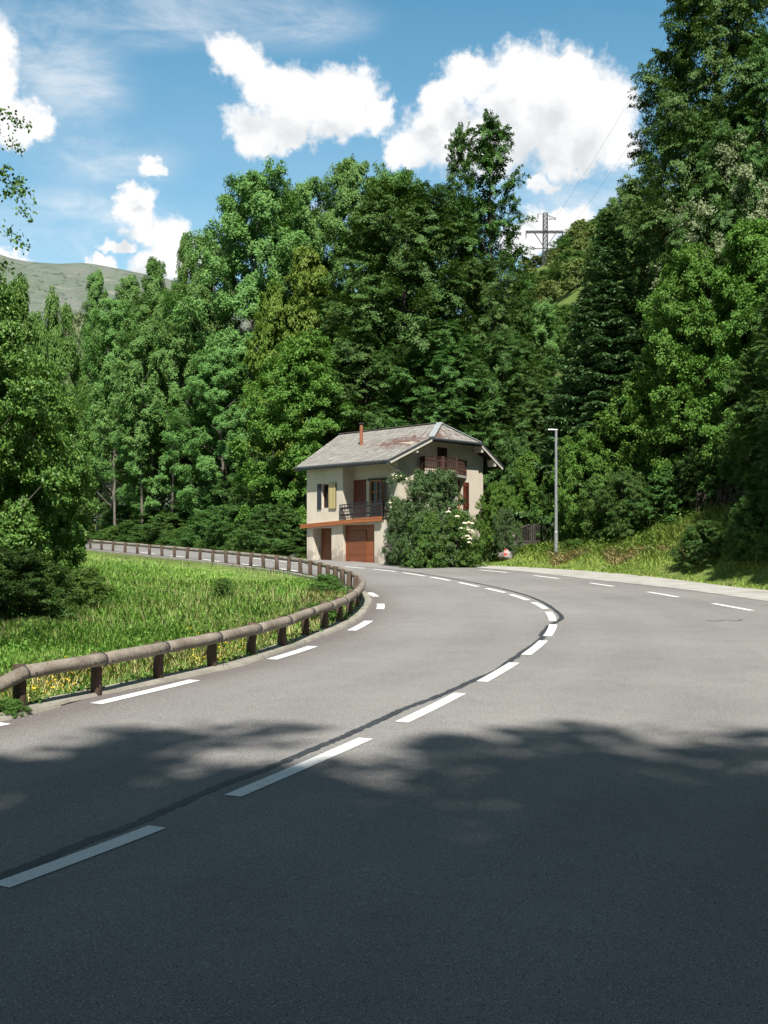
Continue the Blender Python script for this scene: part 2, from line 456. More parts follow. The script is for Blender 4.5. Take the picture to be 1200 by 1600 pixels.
def stucco_mat():
    m, t, b = new_mat('stucco')
    co = coords(t)
    c = t.ramp(t.noise(co, 0.9, 6, 0.6), [(0.3, (0.545, 0.475, 0.385)), (0.7, (0.64, 0.575, 0.48))])
    streak = t.noise(t.mapping(co, scale=(2.2, 2.2, 0.25)), 1.6, 6, 0.65)
    c = t.mix(t.math('MULTIPLY', t.sstep(streak, 0.52, 0.78), 0.40), c, (0.30, 0.26, 0.21))
    # damp and rust-brown marks near the ground
    s = t.new('ShaderNodeSeparateXYZ'); t.put(s.inputs[0], co)
    low = t.math('SUBTRACT', 1.0, t.sstep(s.outputs[2], 0.0, 1.7))
    blot = t.sstep(t.math('ADD', t.noise(co, 1.7, 6, 0.65), t.math('MULTIPLY', low, 0.22)), 0.62, 0.72)
    c = t.mix(t.math('MULTIPLY', blot, t.math('MULTIPLY', low, 0.75)), c, (0.23, 0.19, 0.16))
    t.put(b.inputs['Base Color'], c); b.inputs['Roughness'].default_value = 0.92; b.inputs['Specular IOR Level'].default_value = 0.15
    bp = t.new('ShaderNodeBump'); bp.inputs['Strength'].default_value = 0.5; bp.inputs['Distance'].default_value = 0.02
    t.put(bp.inputs['Height'], t.noise(co, 22, 5, 0.7)); t.l.new(bp.outputs[0], b.inputs['Normal'])
    return m

def roof_mat():
    m, t, b = new_mat('roof_tiles')
    uv = coords(t, 'UV')
    br = t.new('ShaderNodeTexBrick'); t.put(br.inputs['Vector'], uv)
    br.inputs['Scale'].default_value = 1.0; br.inputs['Brick Width'].default_value = 0.42; br.inputs['Row Height'].default_value = 0.36
    br.inputs['Mortar Size'].default_value = 0.022; br.inputs['Mortar Smooth'].default_value = 0.2; br.offset = 0.5
    br.inputs['Color1'].default_value = (0.20, 0.185, 0.17, 1); br.inputs['Color2'].default_value = (0.275, 0.258, 0.235, 1); br.inputs['Mortar'].default_value = (0.10, 0.09, 0.08, 1)
    c = br.outputs[0]
    n = t.noise(uv, 1.6, 7, 0.68)
    c = t.mix(t.math('MULTIPLY', t.sstep(n, 0.48, 0.68), 0.6), c, (0.36, 0.345, 0.31))     # pale lichen
    down = t.noise(t.mapping(uv, scale=(7, 0.8, 1)), 1.0, 5, 0.6)
    c = t.mix(t.math('MULTIPLY', t.sstep(down, 0.52, 0.72), 0.45), c, (0.085, 0.075, 0.066))  # runs of dirt down the slope
    su = t.new('ShaderNodeSeparateXYZ'); t.put(su.inputs[0], uv)
    reg = t.math('SUBTRACT', 1.0, t.vmath('LENGTH', t.vmath('MULTIPLY', t.vmath('SUBTRACT', uv, (1.6, 4.3, 0)), (0.30, 0.55, 0))))
    moss = t.sstep(t.math('ADD', t.noise(uv, 2.4, 6, 0.72), t.math('MULTIPLY', reg, 0.22)), 0.585, 0.63)
    c = t.mix(t.math('MULTIPLY', moss, 0.85), c, (0.10, 0.042, 0.032))
    t.put(b.inputs['Base Color'], c); b.inputs['Roughness'].default_value = 0.85
    bp = t.new('ShaderNodeBump'); bp.inputs['Strength'].default_value = 0.6; bp.inputs['Distance'].default_value = 0.03
    t.put(bp.inputs['Height'], t.math('ADD', br.outputs['Fac'], t.math('MULTIPLY', n, -0.6))); bp.invert = True
    t.l.new(bp.outputs[0], b.inputs['Normal'])
    return m

def plank_mat(name, c0, c1, axis=2, width=0.12, rough=0.55):
    """painted or stained boards: gap lines along one object axis"""
    m, t, b = new_mat(name)
    co = coords(t); s = t.new('ShaderNodeSeparateXYZ'); t.put(s.inputs[0], co)
    if axis == 2: w = s.outputs[2]
    else: w = t.math('ADD', t.math('MULTIPLY', s.outputs[0], 0.70), t.math('MULTIPLY', s.outputs[1], -0.70 if axis == 0 else 0.70))
    fr = t.math('FRACT', t.math('DIVIDE', w, width))
    gap = t.math('LESS_THAN', fr, 0.10)
    idn = t.math('FLOOR', t.math('DIVIDE', w, width))
    wn = t.new('ShaderNodeTexWhiteNoise'); wn.noise_dimensions = '1D'; t.put(wn.inputs['W'], idn)
    n = t.noise(co, 3.0, 5, 0.65)
    f = t.math('ADD', t.math('MULTIPLY', wn.outputs['Value'], 0.5), t.math('MULTIPLY', n, 0.5))
    c = t.ramp(f, [(0.2, c0), (0.8, c1)])
    c = t.mix(gap, c, tuple(x * 0.35 for x in c0))
    t.put(b.inputs['Base Color'], c); b.inputs['Roughness'].default_value = rough
    return m

M = {}
M['asphalt'] = asphalt_mat(); M['paint'] = paint_mat()
M['tar'] = simple('tar_seal', (0.038, 0.042, 0.048), 0.6, 0.35, 5.0)
M['pave'] = concrete_mat('pale_concrete', (0.33, 0.32, 0.295), (0.44, 0.425, 0.395))
M['kerb'] = concrete_mat('kerb_concrete', (0.20, 0.185, 0.155), (0.33, 0.31, 0.26), 2.5)
M['ground'] = ground_mat()
M['rail'] = rail_wood_mat('weathered_log', (0.16, 0.133, 0.108), (0.24, 0.205, 0.170), (0.32, 0.282, 0.24))
M['post'] = rail_wood_mat('dark_post_wood', (0.060, 0.040, 0.030), (0.095, 0.066, 0.050), (0.14, 0.10, 0.078))
M['steel'] = simple('galvanised_steel', (0.42, 0.43, 0.44), 0.42, 0.15, 4.0, metal=0.6)
M['dark_steel'] = simple('dark_steel', (0.035, 0.035, 0.045), 0.5, 0.2, 5.0)
M['stucco'] = stucco_mat(); M['roof'] = roof_mat()
M['soffit'] = simple('soffit_board', (0.045, 0.032, 0.026), 0.7, 0.3, 4.0)
M['gutter'] = simple('gutter_zinc', (0.085, 0.09, 0.10), 0.45, 0.2, 3.0, metal=0.3)
M['zinc'] = simple('hip_zinc', (0.46, 0.49, 0.51), 0.4, 0.12, 2.0, metal=0.4)
M['white'] = simple('off_white_paint', (0.62, 0.58, 0.51), 0.6, 0.15, 6.0)
M['red_wood'] = plank_mat('red_brown_boards', (0.115, 0.026, 0.016), (0.20, 0.050, 0.026), axis=0, width=0.13)
M['dark_wood'] = plank_mat('dark_brown_boards', (0.035, 0.016, 0.012), (0.065, 0.028, 0.02), axis=0, width=0.13)
M['navy_wood'] = plank_mat('navy_boards', (0.016, 0.020, 0.028), (0.030, 0.036, 0.046), axis=0, width=0.12)
M['yellow_wood'] = plank_mat('yellow_boards', (0.42, 0.32, 0.14), (0.56, 0.45, 0.22), axis=0, width=0.12)
M['tan_wood'] = simple('tan_window_wood', (0.30, 0.135, 0.05), 0.5, 0.25, 5.0)
M['beam'] = plank_mat('orange_stained_beam', (0.27, 0.085, 0.028), (0.37, 0.125, 0.042), axis=2, width=0.15)
M['garage'] = plank_mat('garage_boards', (0.21, 0.062, 0.021), (0.31, 0.10, 0.036), axis=2, width=0.11)
M['garage_dark'] = plank_mat('garage_door_boards', (0.155, 0.046, 0.018), (0.225, 0.070, 0.027), axis=2, width=0.10)
M['iron'] = simple('dark_iron', (0.022, 0.020, 0.024), 0.5, 0.2, 8.0)
M['balcony_wood'] = simple('balcony_brown', (0.055, 0.024, 0.017), 0.55, 0.3, 7.0)
M['clay'] = simple('chimney_clay', (0.27, 0.105, 0.055), 0.8, 0.25, 5.0)
M['slab'] = concrete_mat('balcony_concrete', (0.40, 0.38, 0.34), (0.52, 0.50, 0.46))
M['gate'] = simple('gate_wood', (0.052, 0.042, 0.038), 0.7, 0.3, 6.0)
m, t, b = new_mat('window_glass'); b.inputs['Base Color'].default_value = (0.008, 0.010, 0.012, 1); b.inputs['Roughness'].default_value = 0.06; b.inputs['Specular IOR Level'].default_value = 0.5
M['glass'] = m
M['bark'] = bark_mat('bark_grey', (0.10, 0.085, 0.065), (0.22, 0.20, 0.165))
M['bark_dark'] = bark_mat('bark_dark', (0.030, 0.025, 0.018), (0.075, 0.062, 0.046))
L = {}
L['beech'] = leaf_mat('leaf_beech', (0.036, 0.092, 0.023), (0.106, 0.2, 0.044), 0.16)
L['ash'] = leaf_mat('leaf_ash', (0.078, 0.18, 0.05), (0.185, 0.33, 0.082), 0.17)
L['maple'] = leaf_mat('leaf_maple', (0.068, 0.155, 0.026), (0.145, 0.255, 0.042), 0.21)
L['lime'] = leaf_mat('leaf_lime', (.085, .165, .026), (.20, .29, .045), 0.21)
L['silver'] = leaf_mat('leaf_silver', (0.15, 0.19, 0.095), (0.28, 0.32, 0.175), 0.15)
L['spruce'] = leaf_mat('leaf_spruce', (0.055, 0.112, 0.044), (0.125, 0.20, 0.075), 0.06)
L['oak'] = leaf_mat('leaf_glossy', (0.068, 0.165, 0.032), (0.17, 0.3, 0.064), 0.17, rough=0.45, spec=0.3)
L['shrub'] = leaf_mat('leaf_shrub', (0.055, 0.125, 0.024), (0.125, 0.22, 0.046), 0.16)
L['lilac'] = leaf_mat('leaf_lilac', (0.055, 0.112, 0.042), (0.115, 0.19, 0.068), 0.15)
L['scrub'] = leaf_mat('leaf_scrub', (.115, .165, .045), (.24, .29, .095), 0.15)

# ------------------------------------------------------------------ ground sheet
def axis_pts(segs):
    out = []
    for a, b, s in segs: out += list(np.arange(a, b, s))
    return np.array(out + [segs[-1][1]])
GX = axis_pts([(-3600, -400, 400), (-400, -90, 31), (-90, -30, 3), (-30, 46, 1.0), (46, 140, 3.0), (140, 420, 35), (420, 3620, 400)])
GY = axis_pts([(-3000, -400, 400), (-400, -80, 40), (-80, 36, 2), (36, 96, 1.0), (96, 250, 2.5), (250, 450, 10), (450, 900, 75), (900, 4100, 400)])
XX, YY = np.meshgrid(GX, GY); ZZ = gz(XX, YY)
nx, ny = len(GX), len(GY)
Vg = np.stack([XX, YY, ZZ], -1).reshape(-1, 3)
idx = np.arange(nx * ny).reshape(ny, nx)
Fg = np.stack([idx[:-1, :-1], idx[:-1, 1:], idx[1:, 1:], idx[1:, :-1]], -1).reshape(-1, 4)
me = bpy.data.meshes.new('ground')
me.vertices.add(len(Vg)); me.vertices.foreach_set('co', Vg.astype(np.float32).ravel())
me.loops.add(Fg.size); me.loops.foreach_set('vertex_index', Fg.astype(np.int32).ravel())
me.polygons.add(len(Fg)); me.polygons.foreach_set('loop_start', np.arange(0, Fg.size, 4, dtype=np.int32))
me.update(calc_edges=True); me.materials.append(M['ground']); me.polygons.foreach_set('use_smooth', [True] * len(Fg))
ta = me.attributes.new('turf', 'FLOAT', 'POINT')
_fd = foot_dist(Vg[:, 0], Vg[:, 1])
_tf = np.maximum(smooth(-.5, .3, _fd) * (1 - smooth(8.5, 10.5, _fd)) * (Vg[:, 1] < 68), np.maximum((Vg[:, 0] < 2) * (Vg[:, 1] < 64) * (Vg[:, 1] > -30) * 1.0, (Vg[:, 1] > 110) * (Vg[:, 0] > 0) * (Vg[:, 1] < 450) * .9))
ta.data.foreach_set('value', _tf.astype(np.float32))
ob = bpy.data.objects.new('ground', me); COL.objects.link(ob); tag(ob, kind='structure')

# ------------------------------------------------------------------ road, kerb, lay-by, markings
def lift(P, z): return [Vector((p[0], p[1], float(plane(p[1])) + z)) for p in P]
INNER_PX = [(0, 1131), (90, 1104), (200, 1080), (310, 1057), (386, 1040), (450, 1015.5), (509, 994), (553, 974), (572, 957), (579.5, 944), (578, 934), (568, 926.5), (545, 918.5), (512, 908), (467, 898.5), (418, 891), (360, 883.5), (300, 876), (240, 870), (180, 864), (125, 857.5), (85, 851), (55, 843)]
inner = [Vector((-32, -36, 0)), Vector((-20, -12, 0)), Vector((-11.6, 5, 0))] + [Vector((*g2(*p), 0)) for p in INNER_PX] + [Vector((-46, 142, 0)), Vector((-60, 165, 0)), Vector((-95, 190, 0))]
inner = relax(catmull(inner, 6), 3)
OUTER = [Vector((x, y, 0)) for x, y in [(-28, -60), (-17, -36), (-7, -14), (-2.0, -4), (3.4, 2), (11, 6.5), (24, 11), (31, 16), (27.6, 22), (20.7, 33), (14.3, 43.2), (12.1, 51), (9.5, 56.9), (6.4, 60.7), (4.3, 62.6), (1.2, 64.6), (-3, 67.6), (-6.5, 71.5), (-10, 76.5), (-14.5, 84), (-20, 92.5), (-27, 104), (-36, 123), (-44, 147), (-56, 172), (-92, 199)]]
outer = catmull(OUTER, 6)
def by_frac(P, n):
    cl = [0.0]
    for a, b in zip(P[:-1], P[1:]): cl.append(cl[-1] + (b - a).length)
    out = []; j = 0
    for i in range(n):
        s = cl[-1] * i / (n - 1)
        while j < len(cl) - 2 and cl[j + 1] < s: j += 1
        k = (s - cl[j]) / max(1e-6, cl[j + 1] - cl[j]); out.append(P[j].lerp(P[j + 1], k))
    return out
# pair the two edges by walking both with matched landmarks: behind camera | bend | far
def cut(P, y):
    i = min(range(len(P)), key=lambda k: abs(P[k].y - y)); return i
i1 = min(range(len(inner)), key=lambda k: (inner[k] - Vector((-0.4, 38, 0))).length)
o1 = min(range(len(outer)), key=lambda k: (outer[k] - Vector((12.5, 50, 0))).length)
ri = by_frac(inner[:i1 + 1], 60) + by_frac(inner[i1:], 90)[1:]
ro = by_frac(outer[:o1 + 1], 60) + by_frac(outer[o1:], 90)[1:]
RZ = 0.03
V = []; Fc = []
FR = [0, .015, .03, .05, .075, .10, .13, .17, .21, .26, .31, .37, .44, .52, .62, .74, .87, 1.0]; NW = len(FR) - 1; across = []
for a, b_ in zip(ri, ro):
    for k in range(NW + 1):
        p = a.lerp(b_, FR[k]); across.append((p - a).length); V.append((p.x, p.y, float(plane(p.y)) + RZ))
for i in range(len(ri) - 1):
    for k in range(NW):
        a = i * (NW + 1) + k; Fc.append((a, a + 1, a + NW + 2, a + NW + 1))
road = mesh_obj('road', V, Fc, M['asphalt']); road.data.attributes.new('across', 'FLOAT', 'POINT').data.foreach_set('value', across); tag(road, kind='structure')

def strip(mb, P, w, z, off=0.0):
    N = normals2(P); vs = []
    for p, n in zip(P, N):
        for sg in (-0.5, 0.5):
            q = p + n * (off + sg * w); vs.append((q.x, q.y, float(plane(q.y)) + z))
    mb.add(vs, [(2 * i, 2 * i + 1, 2 * i + 3, 2 * i + 2) for i in range(len(P) - 1)])
def dash_line(name, dashes, width, z, extra_pts=(), pre=(), post=()):
    mids = []
    for a, b in dashes: mids += [Vector((*g2(*a), 0)), Vector((*g2(*b), 0))]
    mids = [Vector((*p, 0)) for p in pre] + mids + [Vector((*p, 0)) for p in post]
    k0 = len(pre)
    curve = relax(catmull(relax(mids, 1), 12), 4)
    mb = MB()
    def nearest(q): return min(range(len(curve)), key=lambda k: (curve[k] - q).length)
    for a, b in dashes:
        i, j = nearest(Vector((*g2(*a), 0))), nearest(Vector((*g2(*b), 0)))
        i, j = min(i, j), max(i, j)
        if j - i < 2: j = i + 2
        strip(mb, curve[i:j + 1], width, z)
    for i, j in extra_pts: strip(mb, [Vector((*i, 0)), (Vector((*i, 0)) + Vector((*j, 0))) / 2, Vector((*j, 0))], width, z)
    o = mb.build(name, M['paint'], road); return curve
CENTRE = [((0, 1391), (250, 1299)), ((368, 1247), (570, 1159)), ((628, 1133), (722, 1086)), ((752, 1068), (808, 1038)), ((819, 1026), (853, 1004)), ((854, 996), (868, 978)),
          ((864, 972), (858, 958)), ((855, 953.3), (835, 943)), ((825, 939.3), (798, 930.3)), ((790, 927.4), (759, 920.5)), ((747, 917.8), (717, 911.4)), ((704, 908.6), (673, 902.7)),
          ((663, 901.3), (631, 895.8)), ((618, 894.2), (584, 890.3)), ((571, 889.2), (540, 886.6)), ((526, 885.6), (500, 883.4)), ((487, 882.3), (462, 880)), ((450, 879), (428, 876.6)), ((416, 875.4), (396, 873.2))]
dash_line('centre_line', CENTRE, 0.21, RZ + 0.008, extra_pts=[((-6.3, 4.2), (-4.85, 6.8)), ((-8.5, 0.4), (-7.0, 3.0))])
INEDGE = [((150, 1103), (308, 1067)), ((420, 1034), (498, 1012)), ((548, 988), (582, 972)), ((596.5, 954), (596, 945)), ((590, 934), (581, 927.3)), ((521, 903.2), (504, 900.4)), ((465, 893.4), (437, 889.6)), ((404, 885), (374, 882)), ((344, 878.4), (318, 875)), ((290, 871.6), (266, 869)), ((242, 866.4), (220, 864))]
dash_line('inner_edge_line', INEDGE, 0.24, RZ + 0.008, extra_pts=[((-5.62, 16.6), (-5.42, 16.95))])
OUTEDGE = [((1175, 955.8), (1114, 945)), ((1062, 934.2), (1009, 926.2)), ((962, 917.6), (920, 912.3)), ((877, 905.6), (837, 900.6)), ((793, 895.8), (753, 891.6)), ((705, 888.6), (667, 885.2)), ((632, 882.6), (600, 880.6)), ((572, 879.4), (548, 878.4))]
dash_line('outer_edge_line', OUTEDGE, 0.22, RZ + 0.008)
# dark tar seam beside the centre line
SEAM = [(-60, 1335), (0, 1309), (120, 1263), (250, 1213), (350, 1175), (450, 1151), (560, 1140), (640, 1112), (725, 1079), (760, 1059), (795, 1034), (820, 1018), (846, 997), (850, 989), (862, 979), (874, 971), (878, 966.5), (872, 959), (862, 951), (848, 942.5), (830, 934.5), (805, 926.5), (775, 919), (735, 910.6), (700, 904), (665, 898.4), (635, 894), (600, 889.8), (560, 886.2)]
SEAM = [(-60, 1400), (0, 1377), (75, 1346), (150, 1315), (200, 1297), (250, 1275), (300, 1252), (350, 1230), (425, 1202), (500, 1170), (543, 1152), (597, 1127), (633, 1110), (687, 1090), (747, 1063), (777, 1050), (800, 1033), (833, 1010), (848, 998), (846, 994), (858, 980), (872, 972)] + SEAM[16:]
mb = MB(); sp = relax(catmull([Vector((*g2(*p), 0)) for p in SEAM], 14), 2); sn = normals2(sp); rse = random.Random(2); vs = []
for p, n in zip(sp, sn):
    for sg in (-1, 1):
        q = p + n * sg * (0.066 + rse.uniform(-.020, .020)); vs.append((q.x, q.y, float(plane(q.y)) + RZ + .004))
mb.add(vs, [(2 * i, 2 * i + 1, 2 * i + 3, 2 * i + 2) for i in range(len(sp) - 1)]); mb.build('tar_seam', M['tar'], road)
mb = MB(); cp = relax(catmull([Vector((*g2(*p), 0)) for p in ((1104, 971), (1118, 972.5), (1133, 970.5), (1150, 972), (1160, 970))], 6), 1); strip(mb, cp, .07, RZ + .004); mb.build('road_crack', M['tar'], road)
# pale concrete lay-by strip
PAVE_IN = [(1500, 990), (1350, 965), (1200, 941.5), (1059, 921.5), (940, 908.5), (880, 901.5), (820, 894.5), (760, 889.6), (710, 886), (660, 883.5)]
pin = by_frac(relax(catmull([Vector((*g2(*p), 0)) for p in PAVE_IN], 6), 2), 40)
PAVE_OUT = [(26.0, 24.0)] + [(20.6, 33), (14.2, 43.2), (12.0, 51), (9.4, 56.9), (6.3, 60.7), (4.25, 62.2)]
pout = by_frac(relax(catmull([Vector((x, y, 0)) for x, y in PAVE_OUT], 6), 2), 40)
vs = []
for a, b_ in zip(pin, pout):
    for q in (a, b_): vs.append((q.x, q.y, float(plane(q.y)) + RZ + 0.012))
pv = mesh_obj('pavement', vs, [(2 * i, 2 * i + 1, 2 * i + 3, 2 * i + 2) for i in range(39)], M['pave']); tag(pv, kind='structure')
mb = MB()
for i in range(2, 39, 2):
    a, b_ = pin[i], pout[i]; d = (b_ - a); e_ = Vector((-d.y, d.x, 0)).normalized() * .012; q = [a - e_, a + e_, b_ + e_, b_ - e_]
    mb.add([(p.x, p.y, float(plane(p.y)) + RZ + .016) for p in q], [(0, 1, 2, 3)])
mb.build('slab_joint', M['tar'], pv)
# low concrete kerb / gutter along the inside of the bend
def kerb(P, w, h, name, mat):
    N = normals2(P); vs = []
    rnd = random.Random(5)
    for p, n in zip(P, N):
        j = rnd.uniform(-0.02, 0.02)
        prof = [(0.03 + j, 0.0), (0.0 + j, h), (-w + j, h + 0.01), (-w - 0.02 + j, -0.1)]
        for off, z in prof:
            q = p + n * off; vs.append((q.x, q.y, float(plane(q.y)) + RZ + z))
    fs = [(4 * i + k, 4 * i + k + 1, 4 * i + 5 + k, 4 * i + 4 + k) for i in range(len(P) - 1) for k in range(3)]
    return mesh_obj(name, vs, fs, mat)
kp = [p for p in inner if -30 < p.y < 150]
kb = kerb(kp, 0.36, 0.05, 'kerb', M['kerb']); tag(kb, kind='structure')

# ------------------------------------------------------------------ log guardrail
POSTS_PX = [(32, 1113), (152, 1089), (249, 1066), (332, 1047), (394, 1029), (442, 1014), (478.5, 997.5), (508, 986), (531, 975), (547, 963), (557.5, 952), (561, 941.5), (556.5, 931.5), (546.7, 923.4), (536, 918.2), (525, 913.8), (513, 909.4), (500, 905.4), (485.5, 901.8), (470, 898.2), (452, 894.9), (433, 891.6), (412, 888.9), (392.5, 886.4), (373, 884), (353.5, 881.8), (333, 879.6), (313, 877.3), (293, 875.1), (273, 873), (253.5, 871), (234, 869), (215, 867), (196, 865), (177, 863), (159, 861), (141.5, 859), (125, 857), (106, 854.2), (86, 850.6), (66, 846), (50, 841)]
posts = [Vector(g(*p)) for p in POSTS_PX]
rail_origin = posts[0].copy()
rail = thing('log_guardrail', rail_origin, 'long weathered log guardrail on short round posts following the inside of the bend', 'guardrail')
rnd = random.Random(11)
def wobf(seed, amp):
    r_ = random.Random(seed); tab = [[r_.uniform(-amp, amp) for _ in range(16)] for _ in range(12)]
    return lambda i, k: tab[i % 12][k % 16]
pn = normals2(posts)
for i, p in enumerate(posts):
    mb = MB(); r = 0.098 if i < 9 else 0.092
    base = p - rail_origin; n = pn[i]
    pb = base - n * 0.02
    ln = Vector((rnd.uniform(-.022, .022), rnd.uniform(-.022, .022), 0)); r *= rnd.uniform(.95, 1.06); tp = rnd.uniform(-.02, .025)
    mb.tube([pb + Vector((0, 0, -0.3)) - ln, pb + Vector((0, 0, 0.3)), pb + Vector((0, 0, 0.715 + tp)) + ln, pb + Vector((0, 0, 0.73 + tp)) + ln], [r, r, r, r * 0.9], 12, wob=wobf(i, 0.03))
    mb.build('post', M['post'], rail, smooth_shade=True)
RAIL_H = 0.62
joint = [p - rail_origin + pn[i] * 0.13 + Vector((0, 0, RAIL_H + rnd.uniform(-.012, .012))) for i, p in enumerate(posts)]
ends = [(joint[0] + Vector((-1.15, -1.2, -0.62)), joint[0])] + list(zip(joint[:-1], joint[1:]))
for i, (a, b_) in enumerate(ends):
    d = (b_ - a); Ln = d.length; d.normalize()
    mb = MB(); r = 0.108 if i < 12 else 0.1
    nseg = 6
    pts = [a.lerp(b_, k / nseg) + Vector((0, 0, rnd.uniform(-.004, .004))) for k in range(nseg + 1)]
    pts[0] = a + d * 0.006; pts[-1] = b_ - d * 0.006
    mb.tube(pts, [r * (1 + rnd.uniform(-.03, .03)) for _ in pts], 14, wob=wobf(i + 100, 0.025))
    lg = mb.build('rail_log', M['rail'], rail, smooth_shade=True)
    if i < 9:
        side = Vector((d.y, -d.x, 0)).normalized()
        for e, s in ((a, 1), (b_, -1)):
            for q in ((0.10,) if s > 0 else (0.11, 0.30)):
                c = e + d * (s * q) + side * (r * 0.93) + Vector((0, 0, -0.03))
                bm_ = MB(); bm_.tube([c - side * 0.01, c + side * 0.018], 0.017, 8); bm_.build('bolt', M['dark_steel'], lg)
        cb = MB(); c = b_ - d * 0.012; cb.tube([c - d * 0.012, c + d * 0.012], r * 1.035, 14); cb.build('joint_band', M['dark_steel'], lg)

# ------------------------------------------------------------------ house
HA = R(42)
fV = Vector((-math.sin(HA), math.cos(HA), 0)); gV = Vector((math.sin(HA), math.cos(HA), 0))
nF = Vector((-math.cos(HA), -math.sin(HA), 0)); nG = Vector((math.cos(HA), -math.sin(HA), 0))
HC = Vector((0.744, 64.0, 2.42))
Z0 = 2.1
house = thing('house', HC, 'two-storey pale rendered house with grey half-hipped roof at the outside of the bend', 'house')
def HP(t, s, z): return HC + gV * t + fV * s + Vector((0, 0, z - HC.z))
def s_at(px, t):            # along the road front, on the plane at depth t
    a = (px - HX) / F; p = HC + gV * t
    return (a * p.y - p.x) / (fV.x - a * fV.y)
def t_at(px, s):            # along the gable, on the plane at s
    a = (px - HX) / F; p = HC + fV * s
    return (a * p.y - p.x) / (gV.x - a * gV.y)
def z_at(py, P): return EYE + (HY - py) / F * P.y
def fz(px, py, t): s = s_at(px, t); return s, z_at(py, HP(t, s, 0))
def gzp(px, py, s): t_ = t_at(px, s); return t_, z_at(py, HP(t_, s, 0))

def wall(mb, P0, d, n, u0, u1, z0, top, holes, depth=0.22, brk=(), mi=0):
    """wall face along d from u0 to u1, top(u) its upper edge; holes (ua, ub, za, zb) get reveals"""
    us = sorted({u0, u1, *brk, *[h[0] for h in holes], *[h[1] for h in holes]})
    zs = sorted({z0, *[h[2] for h in holes], *[h[3] for h in holes]})
    pt = lambda u, z, off=0: P0 + d * u - n * off + Vector((0, 0, z - P0.z))
    for ua, ub in zip(us[:-1], us[1:]):
        ta, tb = top(ua), top(ub)
        for i, za in enumerate(zs):
            zb = zs[i + 1] if i + 1 < len(zs) else 1e9
            um, zm = (ua + ub) / 2, za + 0.01
            if any(h[0] < um < h[1] and h[2] < zm < h[3] for h in holes): continue
            a1, b1 = min(zb, ta), min(zb, tb)
            if a1 <= za and b1 <= za: continue
            mb.add([pt(ua, za), pt(ub, za), pt(ub, max(b1, za)), pt(ua, max(a1, za))], [(0, 1, 2, 3)], mi)
    for (ua, ub, za, zb) in holes:
        for (p, q) in (((ua, za), (ub, za)), ((ub, za), (ub, zb)), ((ub, zb), (ua, zb)), ((ua, zb), (ua, za))):
            mb.add([pt(*p), pt(*q), pt(*q, depth), pt(*p, depth)], [(0, 1, 2, 3)], mi)

PROF = [(-1.30, 7.98), (2.13, 9.38), (4.35, 10.44), (6.56, 9.38), (8.67, 8.12)]
def roof_z(t):
    for (a, za), (b, zb) in zip(PROF[:-1], PROF[1:]):
        if a <= t <= b: return za + (zb - za) * (t - a) / (b - a)
    return PROF[0][1]
W = MB()
GT = 7.6
BT = -0.83
s_ret = s_at(551.5, 0); s_b0 = s_at(535.5, BT); s_b1 = s_at(479.5, BT)
# openings, measured on their own wall planes
def frect(x0, x1, y0, y1, t):
    s1, za = fz(x0, y1, t); s0, zb = fz(x1, y0, t); return (s0, s1, za, zb)
def grect(x0, x1, y0, y1, s):
    t0, zb = gzp(x0, y0, s); t1, za = gzp(x1, y1, s); return (t0, t1, za, zb)
FLOOR = 4.97
door_f = frect(576.5, 597, 750, 800, 0); door_f = (door_f[0], door_f[1], FLOOR, door_f[3])
win_b = frect(503, 515.5, 756, 794, BT)
gar2 = (s_at(585, 0), s_ret + 0.02, 2.3, 4.62)
def top_front(u): return roof_z(0) - 0.14
wall(W, HP(0, 0, Z0), fV, nF, 0, s_ret, Z0, top_front, [door_f])
gar1 = (s_at(518, BT), s_at(489, BT), Z0 + .01, 4.42)
gar2 = (s_at(585, BT), s_at(532.5, BT), Z0 + .01, 4.56); s_g0 = s_at(617.5, BT)
wall(W, HP(BT, 0, Z0), fV, nF, s_b0, s_b1, Z0, lambda u: roof_z(BT) - 0.14, [win_b, (gar1[0], gar1[1], gar1[2], gar1[3])], depth=0.22)
wall(W, HP(BT, 0, Z0), fV, nF, s_g0, s_b0, Z0, lambda u: 4.80, [(gar2[0], s_b0 - .001, gar2[2], gar2[3])], depth=0.10)
a, b_ = HP(BT, s_g0, Z0), HP(0, s_g0 + .0, Z0)
W.add([a, b_, Vector((b_.x, b_.y, 4.80)), Vector((a.x, a.y, 4.80))], [(0, 1, 2, 3)])
# return of the projecting bay (two skins), side and back walls
for (A, B, za) in (((BT, s_b0), (0, s_ret), Z0),):
    a, b = HP(A[0], A[1], Z0), HP(B[0], B[1], Z0)
    W.add([a, b, Vector((b.x, b.y, roof_z(B[0]) - .14)), Vector((a.x, a.y, roof_z(A[0]) - .14))], [(0, 1, 2, 3)])
win1 = grect(701.3, 709.0, 749.5, 792, 0); win2 = grect(714.8, 721.3, 750.5, 796, 0)
door_g = grect(683, 700, 698, 744, 0); door_g = (door_g[0], door_g[1], 7.42, door_g[3])
wall(W, HP(0, 0, Z0), gV, nG, 0, GT, Z0, lambda u: min(roof_z(u) - 0.16, 9.9), [win1, win2, door_g], brk=(2.13, 3.2, 4.35, 5.5, 6.56))
bl = HP(BT, s_b1, Z0); bk = HP(GT, 9.4, Z0); br_ = HP(GT, 0, Z0); bm2 = HP(4.35, 8.6, Z0)
for a, b, ta, tb in ((bl, bm2, BT, 4.35), (bm2, bk, 4.35, GT), (bk, br_, GT, GT)):
    W.add([a, b, Vector((b.x, b.y, roof_z(tb) - .14)), Vector((a.x, a.y, roof_z(ta) - .14))], [(0, 1, 2, 3)])
wallo = W.build('wall', M['stucco'], house, HC)

